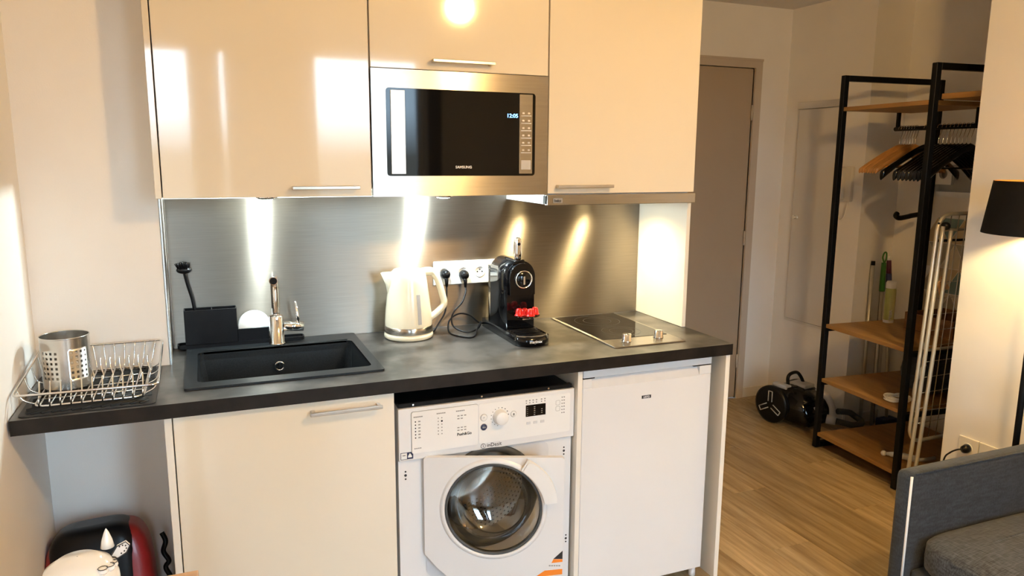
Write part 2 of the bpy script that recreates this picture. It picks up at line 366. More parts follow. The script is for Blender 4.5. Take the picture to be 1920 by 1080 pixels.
wallbox('ceiling', (XL-0.08, YREAR-0.12, CH), (3.92, YD+0.08, CH+0.08), 'ceil')
# floor: a bed with individual planks
fl = struct(B().box((XL-0.08, YREAR-0.12, -0.06), (3.92, YD+0.08, -0.012)).build('floor', 'boxwood'))
PW, PL = 0.192, 1.28
pm = B().box((0.0006, 0.0006, -0.012), (PW-0.0006, PL-0.0006, 0.0), 0.0012, 1).build('plank', 'floor'); pmesh = pm.data; bpy.data.objects.remove(pm)
def plank(x, y, w_, l_):
    o = bpy.data.objects.new('plank', pmesh); COL.objects.link(o); o.parent = fl; o.location = (x, y, 0); o.scale = (w_/PW, l_/PL, 1)
x = XL; k = 0
while x < 3.84:
    w_ = min(PW, 3.84-x); y = YREAR; first = True
    while y < YD:
        l_ = PL if not first else PL*((k*0.37+0.2) % 1.0)+0.02; first = False
        l_ = min(l_, YD-y); plank(x, y, w_, l_); y += l_
    x += PW; k += 1
wallbox('light_leak_blocker', (1.785, YD+0.085, 0), (3.65, YD+0.14, CH))  # unseen slab added behind the door, keeps sky light from leaking under it
# door and frame
d = struct(B().box((DX0+0.003, YD+0.004, 0.008), (DX1-0.003, YD+0.044, DZ-0.003), 0.002).build('door_1', 'doorp'))
for z in (1.82, 1.05, 0.25):
    B().cyl((DX1-0.004, YD-0.002, z-0.045), (DX1-0.004, YD-0.002, z+0.045), 0.006, seg=10).build('hinge', 'trimp', d)
h = B().tube([(DX0+0.07, YD+0.004, 1.03), (DX0+0.07, YD-0.035, 1.03), (DX0+0.19, YD-0.035, 1.03)], 0.009); h.cyl((DX0+0.07, YD+0.0038, 1.03), (DX0+0.07, YD-0.004, 1.03), 0.026); h.build('handle', 'nickel', d)
w = B(); w.box((DX0-0.055, YD-0.014, 0), (DX0, YD+0.02, DZ+0.053)); w.box((DX1, YD-0.014, 0), (DX1+0.050, YD+0.02, DZ+0.053)); w.box((DX0, YD-0.014, DZ), (DX1, YD+0.02, DZ+0.053))
w.box((DX0-0.02, YD-0.020, DZ+0.040), (DX1+0.050, YD-0.014, DZ+0.053))
struct(w.build('trim_1', 'trimp'))
struct(B().box((DX1+0.052, YD-0.012, 0), (3.568, YD, 0.065), 0.003).build('baseboard_hall', 'panelp'))
struct(B().box((3.556, 0.457, 0), (3.568, YD-0.013, 0.065), 0.003).build('baseboard_hall_right', 'panelp'))
struct(B().box((3.57, 0.444, 0), (3.84, 0.456, 0.065), 0.003).build('baseboard_alcove', 'panelp'))
# rear window (behind the camera): frame, panes, curtains
wn = B()
for a, b in (((-0.28, WZ0), (1.95, WZ0+0.05)), ((-0.28, WZ1-0.05), (1.95, WZ1)), ((-0.28, WZ0), (-0.23, WZ1)), ((1.90, WZ0), (1.95, WZ1)), ((0.62, WZ0), (0.70, WZ1))):
    wn.box((a[0], YREAR-0.09, a[1]), (b[0], YREAR-0.04, b[1]))
wf = struct(wn.build('window_1', 'whitepl'))
for a, b in ((-0.23, 0.62), (0.70, 1.90)): B().box((a, YREAR-0.068, WZ0+0.05), (b, YREAR-0.062, WZ1-0.05)).build('pane', 'pane', wf)
def curtain(x0, x1, label):
    P = []; n = 60; c = B()
    for i in range(n+1): P.append((x0+(x1-x0)*i/n, YREAR+0.09+0.022*math.sin(i*1.15)))
    c.prism(P+[(x_, y_+0.004) for x_, y_ in P[::-1]], 0.02, 2.40, 'Z', True)
    tag(origin(c.build('curtain', 'curtain'), ((x0+x1)/2, YREAR+0.09, 0.02)), label, 'curtain', 'curtains at the rear window')
curtain(0.10, 0.325, 'narrow grey curtain at the rear window'); curtain(0.36, 1.04, 'wide grey curtain at the rear window'); curtain(1.96, 2.08, 'gathered grey curtain at the right end of the rear window')
rod = B().cyl((-0.30, YREAR+0.09, 2.415), (2.12, YREAR+0.09, 2.415), 0.011, seg=12); tag(origin(rod.build('curtain_rod', 'blackmet'), (0.91, YREAR+0.09, 2.415)), 'black curtain rod above the rear window', 'rod')
# ceiling lamp (its reflection shows in the cabinet above the microwave)
t = thing('ceiling_lamp', 'warm globe ceiling lamp in the middle of the room', 'lamp', (1.546, -2.2, CH))
B().lathe([(0.001, CH-0.03), (0.045, CH-0.03), (0.05, CH-0.02), (0.05, CH)], (1.546, -2.2, 0), 28, capt=True).build('lamp_base', 'whitepl', t)
B().ball((1.546, -2.2, 2.359), 0.070).build('globe', 'globe', t)

# ================================================================== KITCHEN UNITS
ZT, HT, FR = 0.90, 0.039, -0.62
UY, UZ, UT = -0.366, 1.4185, 2.30          # upper cabinets: front plane, bottom, top
# worktop (with the sink cut-out and the notch round the pipe casing)
SX0, SX1, SY0, SY1 = 0.098, 0.628, -0.495, -0.030
wt = B().slab([XL+0.006, 0.038, SX0, SX1, XR], [FR, SY0, NIC, SY1, -0.004], {(0, 2), (0, 3), (2, 1), (2, 2)}, ZT-HT, ZT)
wt = wt.build('worktop', ['worktop', 'workedge'])
for p in wt.data.polygons:
    if abs(p.normal.z) < 0.5: p.material_index = 1
tag(origin(wt, (0.77, -0.31, ZT-HT)), 'long dark slate-look worktop holding the sink, kettle and hob', 'worktop')
# splashbacks
sp = B().box((0.045, -0.004, ZT+0.001), (1.836, -0.0005, UZ-0.02)).build('splashback', 'steel'); tag(origin(sp, (0.94, -0.002, ZT)), 'wide brushed steel splashback behind kettle and coffee machine', 'splashback')
sp2 = B().box((0.0385, NIC-0.004, ZT+0.001), (0.0425, -0.006, UZ-0.002)).build('splashback', 'steelfr'); tag(origin(sp2, (0.04, -0.1, ZT)), 'narrow steel return strip left of the sink', 'splashback')
def bar_handle(x0, x1, z, y, parent, hgt=0.010):
    # flat square bar handle on two feet
    b = B().box((x0, y-0.032, z-hgt/2), (x1, y-0.022, z+hgt/2), 0.0015); b.box((x0+0.004, y-0.023, z-hgt/2), (x0+0.014, y-0.0002, z+hgt/2)); b.box((x1-0.014, y-0.023, z-hgt/2), (x1-0.004, y-0.0002, z+hgt/2))
    return b.build('handle', 'nickel', parent)
def carcass(x0, x1, y0, y1, z0, z1, t=0.016):
    b = B(); b.box((x0, y0, z0), (x0+t, y1, z1)); b.box((x1-t, y0, z0), (x1, y1, z1)); b.box((x0+t, y0, z0), (x1-t, y1, z0+t)); b.box((x0+t, y0, z1-t), (x1-t, y1, z1)); b.box((x0+t, y1-0.006, z0+t), (x1-t, y1, z1-t)); return b
def upper(x0, x1, z0, z1, label, hx0, hx1, hz):
    t = thing('wall_cabinet', label, 'cabinet', ((x0+x1)/2, -0.18, z0))
    carcass(x0, x1, UY+0.020, -0.001, z0, z1).build('body', 'creamedge', t)
    d_ = B().box((x0+0.0015, UY, z0+0.0005), (x1-0.0015, UY+0.018, z1-0.0015), 0.001, 1).build('door', 'cream', t)
    bar_handle(hx0, hx1, hz, UY, d_); return t
upper(0.057, 0.6465, UZ, UT, 'tall cream gloss wall cabinet above the sink', 0.406, 0.605, 1.4465)
upper(0.6485, 1.2415, 1.805, UT, 'cream gloss flap cabinet above the microwave', 0.838, 1.043, 1.8315)
upper(1.2435, 1.842, UZ, UT, 'cream gloss wall cabinet above the cooker hood', 1.272, 1.486, 1.4435)
fp = B().box((0.0385, UY+0.001, UZ), (0.055, NIC-0.0015, UT), 0.001, 1).build('filler_panel', 'cream'); tag(origin(fp, (0.047, -0.29, UZ)), 'narrow cream filler strip left of the wall cabinets', 'panel')
wtp = B().box((XL, UY+0.02, UT+0.002), (XR, -0.001, CH-0.001)) if False else None
# base cabinet under the sink
t = thing('base_cabinet', 'cream gloss base cabinet under the black sink', 'cabinet', (0.349, -0.30, 0))
b = B(); b.box((0.052, -0.578, 0.10), (0.068, -0.03, ZT-HT-0.001)); b.box((0.632, -0.578, 0.10), (0.648, -0.03, ZT-HT-0.001)); b.box((0.068, -0.578, 0.10), (0.632, -0.03, 0.116)); b.box((0.068, -0.036, 0.116), (0.632, -0.03, 0.60)); b.build('body', 'creamedge', t)
B().box((0.052, -0.53, 0.001), (0.648, -0.515, 0.10)).build('plinth', 'creamedge', t)
d_ = B().box((0.0535, -0.60, 0.102), (0.647, -0.580, ZT-HT-0.004), 0.0012, 1).build('door', 'cream', t)
bar_handle(0.403, 0.607, 0.8265, -0.60, d_)
def panel(x0, x1, label, y0=-0.60, y1=-0.004, z0=0.001, z1=ZT-HT-0.001, m='creamedge', name='furniture_panel', drop=0):
    tag(origin(B().box((x0, y0, z0), (x1, y1, z1), 0.0008, 1).build(name, m), ((x0+x1)/2, (y0+y1)/2, z0)), label, 'panel')
panel(0.032, 0.0505, 'cream side panel left of the base cabinet door', y1=NIC-0.002, y0=-0.602)
panel(1.2535, 1.2705, 'cream upright panel between washing machine and fridge', y0=-0.602)
panel(1.835, 1.853, 'cream end panel right of the white fridge', y0=-0.610)
panel(1.8375, 1.854, 'tall cream panel closing the splashback above the worktop', y0=-0.335, y1=-0.001, z0=ZT+0.0008, z1=UZ-0.042, name='end_panel')
# LED pucks under the cabinets
def puck(x, label):
    t = thing('led_spotlight', label, 'light', (x, -0.20, UZ), group='round LED spotlights under the wall cabinets')
    B().lathe([(0.033, UZ-0.0003), (0.033, UZ-0.011), (0.024, UZ-0.0145)], (x, -0.2, 0), 28, capb=True).build('ring', 'chrome', t)
    B().lathe([(0.023, UZ-0.0145), (0.012, UZ-0.0165), (0.001, UZ-0.017)], (x, -0.2, 0), 24).build('lens', 'ledlens', t)
    lamp('led_light', 'POINT', (x, -0.165, UZ-0.024), 14, (0.78, 0.95, 1.0), t, shadow_soft_size=0.018)
puck(0.347, 'small round LED spotlight under the cabinet above the sink'); 
# cooker hood (slim pull-out under the right cabinet)
t = thing('cooker_hood', 'slim steel pull-out cooker hood above the hob', 'hood', (1.53, -0.2, UZ-0.04))
HX0, HX1 = 1.236, 1.8255
B().box((HX0+0.004, -0.352, UZ-0.036), (HX1, -0.004, UZ-0.0008), 0.001, 1).build('body', 'lightgrey', t)
B().box((HX0, -0.382, UZ-0.0385), (HX1+0.012, -0.354, UZ-0.003), 0.002).build('front_strip', 'steelfr', t)
B().box((HX0-0.004, -0.378, UZ-0.034), (HX0-0.0002, -0.358, UZ-0.006)).build('switch', 'black', t)
B().box((1.258, -0.3835, UZ-0.030), (1.293, -0.3821, UZ-0.014)).build('badge', 'greyink', t)
text('beko', 0.013, (1.262, -0.3837, UZ-0.0265), 'ink', t, bold=0.0004)
for x in (1.36, 1.66):
    B().lathe([(0.028, UZ-0.0362), (0.028, UZ-0.040), (0.001, UZ-0.0415)], (x, -0.17, 0), 24).build('lamp_lens', 'halolens', t)
    lamp('hood_light', 'SPOT', (x, -0.15, UZ-0.050), 14.0, (1.0, 0.80, 0.42), t, spot_size=math.radians(150), spot_blend=0.8, shadow_soft_size=0.018)

# microwave
t = thing('microwave', 'built-in steel framed microwave with black glass door', 'microwave', (0.945, -0.2, UZ))
MX0, MX1, MZ0, MZ1 = 0.6495, 1.2405, UZ-0.002, 1.803
B().box((MX0+0.02, UY+0.024, MZ0+0.02), (MX1-0.02, -0.02, MZ1-0.02)).build('body', 'greypl', t)
fo = [(MX0, MZ0), (MX1, MZ0), (MX1, MZ1), (MX0, MZ1)]
IX0, IX1, IZ0, IZ1 = 0.694, 1.194, 1.480, 1.747
inner = rrect(IX0, IZ0, IX1, IZ1, 0.010, 4)
def outer_for(n_per, x0, z0, x1, z1):
    P = []
    for cx, cz in ((x1, z1), (x0, z1), (x0, z0), (x1, z0)): P += [(cx, cz)]*n_per
    return P
fb = B(); out = rrect(MX0, MZ0, MX1, MZ1, 0.002, 4); fb.ringprism(out, inner, UY-0.004, UY+0.022); fb.build('frame', 'steelfr', t)
dr = B().prism(rrect(IX0+0.0005, IZ0+0.0005, IX1-0.0005, IZ1-0.0005, 0.010, 4), UY-0.003, UY+0.02).build('door', 'blackglass', t)
B().box((0.708, UY-0.006, 1.486), (0.754, UY-0.0029, 1.741), 0.001, 1).build('handle_strip', 'steelfr', dr)
cp_ = B().box((1.137, UY-0.006, 1.4865), (1.184, UY-0.0029, 1.743), 0.001, 1).build('control_strip', 'steelfr', t)
for i in range(6):
    z = 1.673-i*0.0238
    B().box((1.1425, UY-0.0068, z), (1.1785, UY-0.0059, z+0.0028)).build('key', 'lightgrey', cp_)
    for x in (1.1505, 1.1705):
        B().box((x-0.004, UY-0.0064, z+0.007), (x+0.004, UY-0.0059, z+0.0125)).build('key_symbol', 'nickel', cp_)
B().box((1.143, UY-0.0070, 1.500), (1.178, UY-0.0059, 1.531), 0.0005, 1).build('start_key', 'nickel', cp_)
text('12:05', 0.0175, (1.092, UY-0.0034, 1.668), 'led', dr, 'clock_digits', sx=1.05, bold=0.0002)
text('SAMSUNG', 0.0115, (0.944, UY-0.0034, 1.504), 'whiteink', dr, align='CENTER', bold=0.0002, sx=1.05)
puckT = thing('led_spotlight', 'small round LED spotlight under the microwave', 'light', (0.93, -0.20, UZ-0.002), group='round LED spotlights under the wall cabinets')
B().lathe([(0.033, UZ-0.0025), (0.033, UZ-0.013), (0.024, UZ-0.0165)], (0.93, -0.2, 0), 28, capb=True).build('ring', 'chrome', puckT)
B().lathe([(0.023, UZ-0.0165), (0.012, UZ-0.0185), (0.001, UZ-0.019)], (0.93, -0.2, 0), 24).build('lens', 'ledlens', puckT)
lamp('led_light', 'POINT', (0.93, -0.165, UZ-0.026), 15, (0.78, 0.95, 1.0), puckT, shadow_soft_size=0.018)

# ------------------------------------------------------------------ sink + tap
t = thing('sink', 'black composite sink with wide single bowl set in the worktop', 'sink', (0.36, -0.26, ZT-0.2))
ox0, ox1, oy0, oy1 = 0.082, 0.640, -0.519, -0.013; bx0, bx1, by0, by1 = 0.116, 0.612, -0.468, -0.120
rim = B().ringprism(rrect(ox0, oy0, ox1, oy1, 0.008, 4), rrect(bx0, by0, bx1, by1, 0.018, 4), ZT+0.0005, ZT+0.007, 'Z'); rim.build('rim', 'sink', t)
bw = B(); n4 = rrect(bx0, by0, bx1, by1, 0.018, 4); n5 = rrect(bx0+0.012, by0+0.012, bx1-0.012, by1-0.012, 0.03, 4)
def loop(b, poly, z): return [b.bm.verts.new((u, v, z)) for u, v in poly]
l0, l1, l2 = loop(bw, n4, ZT+0.0069), loop(bw, n4, ZT-0.02), loop(bw, n5, ZT-0.185)
for a, c in ((l0, l1), (l1, l2)):
    for i in range(len(a)):
        f = bw.bm.faces.new((a[i], a[(i+1) % len(a)], c[(i+1) % len(a)], c[i])); f.smooth = False
bw.bm.faces.new(l2); bw.build('bowl', 'sink', t)
B().lathe([(0.045, ZT-0.1845), (0.045, ZT-0.180), (0.03, ZT-0.178), (0.001, ZT-0.182)], (0.36, -0.29, 0), 28).build('drain', 'chrome', t)
ov = B().lathe([(0.012, -0.1325), (0.012, -0.137), (0.0165, -0.137), (0.0165, -0.1315)], (0.367, 0, 0.842), 28, 'Y'); ov.box((0.3655, -0.137, 0.831), (0.3685, -0.133, 0.853)); ov.box((0.356, -0.137, 0.8405), (0.378, -0.133, 0.8435)); ov.build('overflow', 'chrome', t)
rb = B().tube([(0.13, -0.108, ZT+0.0075), (0.60, -0.108, ZT+0.0075)], 0.0015, 6); rb.build('ledge_line', 'sink', t)
t = thing('kitchen_tap', 'chrome mixer tap with forward spout behind the sink', 'tap', (0.367, -0.086, ZT+0.007))
tx, ty = 0.367, -0.086
B().lathe([(0.001, ZT+0.0072), (0.027, ZT+0.0072), (0.027, ZT+0.013), (0.0235, ZT+0.015), (0.0235, 1.003), (0.021, 1.008), (0.001, 1.009)], (tx, ty, 0), 32).build('body', 'chrome', t)
sp_ = B().tube(spline([(tx, ty, 1.0095), (tx, ty, 1.06), (tx, ty, 1.115), (tx-0.001, ty-0.012, 1.142), (tx-0.004, ty-0.04, 1.150), (tx-0.010, ty-0.10, 1.149), (tx-0.014, ty-0.135, 1.146)], 5), 0.0135, 16); so = sp_.build('spout', 'chrome', t)
B().cyl((tx-0.0139, ty-0.1352, 1.146), (tx-0.014, ty-0.1370, 1.1459), 0.0112, seg=20).build('aerator', 'black', so)
B().cyl((tx+0.0225, ty, 0.968), (tx+0.088, ty, 0.962), 0.0165, 0.0165).build('cartridge', 'chrome', t)
B().tube([(tx+0.072, ty-0.004, 0.976), (tx+0.070, ty-0.004, 1.00), (tx+0.064, ty-0.003, 1.052)], [0.0062, 0.0055, 0.0045], 12).build('lever', 'chrome', t)
# caddy and tray
ZR = ZT+0.0072
t = thing('sink_caddy', 'black plastic caddy with tray beside the tap', 'caddy', (0.25, -0.055, ZR))
tr = B().prism(rrect(0.054, -0.057, 0.462, -0.007, 0.014, 4), ZR+0.0003, ZR+0.004, 'Z'); tr.ringprism(rrect(0.054, -0.057, 0.462, -0.007, 0.014, 4), rrect(0.058, -0.053, 0.458, -0.011, 0.010, 4), ZR+0.004, ZR+0.012, 'Z')
if True:
    trk = tr.build('tray', 'black', t)
cb_ = B(); cx0, cx1, cy0, cy1, cz0, cz1 = 0.080, 0.243, -0.058, -0.008, ZR+0.0122, 1.036
cb_.box((cx0, cy0, cz0), (cx1, cy0+0.003, cz1), 0.001, 1); cb_.box((cx0, cy1-0.003, cz0), (cx1, cy1, cz1), 0.001, 1); cb_.box((cx0, cy0+0.003, cz0), (cx0+0.003, cy1-0.003, cz1)); cb_.box((cx1-0.003, cy0+0.003, cz0), (cx1, cy1-0.003, cz1)); cb_.box((cx0+0.003, cy0+0.003, cz0), (cx1-0.003, cy1-0.003, cz0+0.003))
cb_.build('box', 'black', t); B().box((0.164, cy0+0.0032, cz0+0.0032), (0.167, cy1-0.0032, cz1-0.001)).build('divider', 'black', t)
bk = B().box((0.2432, -0.052, ZR+0.0042), (0.345, -0.049, ZR+0.055), 0.001, 1); bk.box((0.2432, -0.015, ZR+0.0042), (0.345, -0.012, ZR+0.055), 0.001, 1); bk.build('sponge_holder', 'black', t)
sg = B().lathe([(0.001, -0.0435), (0.050, -0.0435), (0.053, -0.040), (0.053, -0.024), (0.050, -0.0205), (0.001, -0.0205)], (0.298, 0, 0.965), 36, 'Y'); tag(origin(sg.build('round_sponge', 'sponge'), (0.298, -0.032, 0.912)), 'round white sponge in the black holder beside the tap', 'sponge')
t = thing('dish_brush', 'black dish brush standing in the sink caddy', 'brush', (0.12, -0.05, ZR+0.008))
B().tube(spline([(0.120, -0.033, ZR+0.0155), (0.112, -0.033, 1.05), (0.098, -0.036, 1.12), (0.091, -0.040, 1.158)], 5), 0.0055, 10).build('handle', 'black', t)
hb = B().ball((0.090, -0.045, 1.170), 0.019, (1.25, 0.9, 0.65)).build('head', 'black', t)
br = B()
for i in range(38):
    a = random.uniform(0, 2*PI); q = math.sqrt(random.random())*0.021; dx, dy = q*math.cos(a), q*math.sin(a)*0.8
    br.cyl((0.090+dx*0.8, -0.047+dy*0.7, 1.172), (0.088+dx*1.25, -0.056+dy, 1.198-abs(dx)*0.3), 0.0022, 0.0016, 6)
bo = br.build('bristles', 'black', t)

# ------------------------------------------------------------------ kettle
t = thing('kettle', 'cream electric kettle with steel band on the worktop', 'kettle', (0.818, -0.118, ZT))
kx, ky = 0.818, -0.118
B().lathe([(0.001, ZT+0.0006), (0.080, ZT+0.0006), (0.087, ZT+0.006), (0.0875, ZT+0.016), (0.083, ZT+0.022), (0.001, ZT+0.022)], (kx, ky, 0), 48).build('base', 'kettle', t)
B().lathe([(0.0825, ZT+0.0225), (0.0855, ZT+0.024), (0.085, ZT+0.046), (0.0835, ZT+0.047)], (kx, ky, 0), 48).build('band', 'steelfr', t)
kb = B().lathe([(0.0835, ZT+0.0472), (0.084, ZT+0.06), (0.081, ZT+0.10), (0.075, ZT+0.15), (0.068, ZT+0.20), (0.063, ZT+0.232), (0.058, ZT+0.240)], (kx, ky, 0), 48)
body = kb.build('body', 'kettle', t)
B().lathe([(0.0575, ZT+0.2402), (0.050, ZT+0.247), (0.025, ZT+0.251), (0.001, ZT+0.2515)], (kx, ky, 0), 40).build('lid', 'kettle', t)
sv = B(); A_ = []
for zz, fwd, half in ((ZT+0.150, 0.072, 0.012), (ZT+0.195, 0.080, 0.020), (ZT+0.238, 0.098, 0.024)):
    A_.append([sv.bm.verts.new((kx-0.045, ky+half, zz)), sv.bm.verts.new((kx-fwd+0.012, ky+half*0.8, zz)), sv.bm.verts.new((kx-fwd, ky, zz)), sv.bm.verts.new((kx-fwd+0.012, ky-half*0.8, zz)), sv.bm.verts.new((kx-0.045, ky-half, zz))])
for a, c in zip(A_, A_[1:]):
    for i in range(4):
        f = sv.bm.faces.new((a[i], a[i+1], c[i+1], c[i])); f.smooth = True
sv.bm.faces.new(A_[0]); sv.bm.faces.new(A_[-1]); sv.build('spout', 'kettle', t)
hp = spline([(kx+0.050, ky, ZT+0.233), (kx+0.085, ky-0.004, ZT+0.234), (kx+0.108, ky-0.006, ZT+0.205), (kx+0.124, ky-0.008, ZT+0.150), (kx+0.130, ky-0.009, ZT+0.115), (kx+0.108, ky-0.007, ZT+0.088), (kx+0.078, ky-0.004, ZT+0.066)], 5)
B().tube(hp, [0.016]*6+[0.0125]*(len(hp)-6), 12).build('handle', 'kettle', t)
gw = B(); ang = -1.33
ca = Vector((math.cos(ang), math.sin(ang), 0)); cb2 = Vector((-ca.y, ca.x, 0))
for z0, z1, r0, r1 in ((ZT+0.060, ZT+0.108, 0.0842, 0.0806), (ZT+0.108, ZT+0.165, 0.0806, 0.0735)):
    vs = []
    for zz, rr in ((z0, r0), (z1, r1)):
        for sgn in (-1, 1):
            for k in (0.0, 0.0018): vs.append(gw.bm.verts.new(Vector((kx, ky, zz))+ca*(rr+k-0.0006)+cb2*sgn*0.0065))
    a = vs
    for q in ((1, 3, 7, 5), (0, 1, 5, 4), (2, 6, 7, 3), (0, 4, 6, 2), (0, 2, 3, 1), (4, 5, 7, 6)): gw.bm.faces.new([a[i] for i in q])
gw.build('water_gauge', 'greypl', t)

# ------------------------------------------------------------------ socket plate, plugs, cables
t = thing('socket_plate', 'white four-gang power socket plate on the steel splashback', 'socket', (1.083, -0.004, 1.11))
B().box((0.944, -0.013, 1.063), (1.222, -0.0042, 1.153), 0.003).build('plate', 'whitepl', t)
for x in (0.984, 1.060, 1.127, 1.194):
    rg = B().lathe([(0.021, -0.0132), (0.021, -0.0150), (0.019, -0.0150), (0.0185, -0.0134), (0.001, -0.0134)], (x, 0, 1.108), 28, 'Y').build('socket', 'whitepl', t)
    if x > 1.1:
        for dx, dz, r in ((-0.0095, 0, 0.0028), (0.0095, 0, 0.0028), (0, 0.008, 0.0024)): B().cyl((x+dx, -0.0136, 1.108+dz), (x+dx, -0.0148, 1.108+dz), r, seg=10).build('contact', 'black', rg)
def plug(x, z, name, label, path, r=0.0032):
    t = thing(name, label, 'cable', (x, -0.016, z))
    B().lathe([(0.001, -0.0155), (0.0175, -0.0155), (0.0185, -0.022), (0.017, -0.036), (0.012, -0.046), (0.001, -0.048)], (x, 0, z), 24, 'Y').build('plug', 'black', t)
    B().tube([(x, -0.034, z-0.006), (x, -0.040, z-0.02), (x, -0.040, z-0.045)], [0.009, 0.0075, 0.005], 12).build('strain_relief', 'black', t)
    B().tube(spline([(x, -0.040, z-0.042)]+path, 8), r, 8).build('cord', 'black', t)
plug(0.986, 1.106, 'kettle_cable', 'black plug and cord of the kettle, left in the socket plate', [(0.984, -0.045, 1.02), (0.975, -0.05, 0.965), (0.945, -0.06, 0.925), (0.925, -0.075, ZT+0.0045), (0.908, -0.09, ZT+0.0045)])
zc = ZT+0.0042
plug(1.060, 1.100, 'coffee_machine_cable', 'black plug with looping cord to the coffee machine', [(1.058, -0.05, 1.04), (1.035, -0.075, 1.005), (0.998, -0.09, 0.975), (0.985, -0.10, 0.945), (0.992, -0.12, 0.920), (1.03, -0.15, zc+0.002), (1.075, -0.14, zc+0.012), (1.095, -0.115, zc+0.030), (1.070, -0.145, zc+0.012), (1.03, -0.215, zc), (0.985, -0.19, zc), (0.966, -0.13, zc+0.004), (0.985, -0.075, zc+0.035), (1.03, -0.05, zc+0.052), (1.075, -0.045, zc+0.042), (1.115, -0.042, zc+0.010), (1.16, -0.040, zc+0.004)])

# ------------------------------------------------------------------ coffee machine
t = thing('coffee_machine', 'black capsule coffee machine with raised chrome lever', 'coffee machine', (1.188, -0.22, ZT))
def capsule_outline(x0, x1, y0, y1, r, n=10):
    P = []
    cx = (x0+x1)/2; rx = (x1-x0)/2
    for i in range(n+1):
        a = PI+PI*i/n; P.append((cx+rx*math.cos(a), y0+r+r*math.sin(a)))
    return P+[(x1, y1), (x0, y1)]
B().prism(capsule_outline(1.126, 1.250, -0.412, -0.045, 0.035), ZT+0.0006, ZT+0.034, 'Z', True).build('base', 'blackgloss', t)
dg = B().ringprism(capsule_outline(1.131, 1.245, -0.407, -0.285, 0.032), capsule_outline(1.134, 1.242, -0.404, -0.288, 0.030), ZT+0.0342, ZT+0.0375, 'Z').build('drip_tray_rim', 'chrome', t)
for i in range(5):
    y = -0.385+i*0.021; B().box((1.14, y, ZT+0.0343), (1.236, y+0.008, ZT+0.0362)).build('grille_bar', 'black', t)
# main body: extruded profile with round shoulders (seen from the front)
bp_ = [(1.136, ZT+0.0345), (1.240, ZT+0.0345)]+[(1.188+0.052*math.cos(PI*i/16), 1.128+0.052*math.sin(PI*i/16)) for i in range(17)]
B().prism(bp_, -0.275, -0.105, 'Y', True).build('body', 'blackgloss', t)
B().prism([(1.141, 1.06), (1.235, 1.06)]+[(1.188+0.047*math.cos(PI*i/16), 1.126+0.047*math.sin(PI*i/16)) for i in range(17)], -0.292, -0.2752, 'Y', True).build('brew_head', 'blackgloss', t)
rg = B().lathe([(0.031, -0.2925), (0.0325, -0.2985), (0.029, -0.3000), (0.028, -0.2965), (0.001, -0.2965)], (1.190, 0, 1.116), 40, 'Y').build('front_ring', 'chrome', t)
B().lathe([(0.0275, -0.2966), (0.0255, -0.2988), (0.001, -0.2992)], (1.190, 0, 1.116), 36, 'Y').build('front_disc', 'blackgloss', t)
B().box((1.187, -0.303, 1.098), (1.194, -0.2993, 1.128), 0.001, 1).build('spout_mark', 'chrome', t)
lv = superbox(1.185, -0.252, 1.1785, 0.0150, 0.0105, 0.042, 3.2, 28, 16).build('lever', 'chrome', t)
B().cyl((1.185, -0.2628, 1.238), (1.185, -0.2605, 1.238), 0.0055, seg=16).build('lever_dot', 'black', lv)
B().box((1.170, -0.268, 1.172), (1.206, -0.160, 1.1825), 0.004).build('lever_cover', 'blackgloss', t)
wt_ = B().prism(rrect(1.143, -0.100, 1.233, -0.050, 0.02, 5), ZT+0.0345, 1.125, 'Z', True).build('water_tank', 'clear', t)
B().prism(rrect(1.142, -0.103, 1.234, -0.049, 0.02, 5), 1.1252, 1.140, 'Z', True).build('tank_lid', 'blackgloss', t)
B().box((1.166, -0.345, 0.981), (1.2105, -0.2755, 0.986), 0.001, 1).build('cup_support', 'chrome', t)
text('magimix', 0.014, (1.188, -0.4125, ZT+0.013), 'whiteink', t, align='CENTER', bold=0.0003)
# clear saucer with red capsules
cxs, cys, czs = 1.190, -0.322, 0.9864
t = tag(origin(B().lathe([(0.001, czs), (0.030, czs), (0.047, czs+0.006), (0.048, czs+0.008), (0.030, czs+0.003), (0.001, czs+0.003)], (cxs, cys, 0), 32).build('saucer', 'clear'), (cxs, cys, czs)), 'clear saucer of red capsules in the coffee machine', 'saucer')
capm = None
def capsule(x, y, z, label):
    global capm
    if capm is None:
        t = thing('coffee_capsule', label, 'capsule', (x, y, z), group='red coffee capsules on the saucer')
        B().lathe([(0.001, 0), (0.0165, 0), (0.0165, 0.0012), (0.0135, 0.0018), (0.0130, 0.010), (0.0105, 0.021), (0.0075, 0.0245), (0.001, 0.0252)], (0, 0, 0), 20).build('shell', 'red', t, local=True); capm = t
    else: dup(capm, (x, y, z), 0, label)
for (dx, dy, lb) in ((-0.030, -0.006, 'red coffee capsule at the left side of the saucer'), (0.004, -0.026, 'red coffee capsule at the front of the saucer'), (0.031, -0.004, 'red coffee capsule at the right side of the saucer'), (0.0, 0.016, 'red coffee capsule at the back of the saucer')):
    q = math.hypot(dx, dy); capsule(cxs+dx, cys+dy, czs+(0.0036 if q < 0.024 else 0.0092), lb)

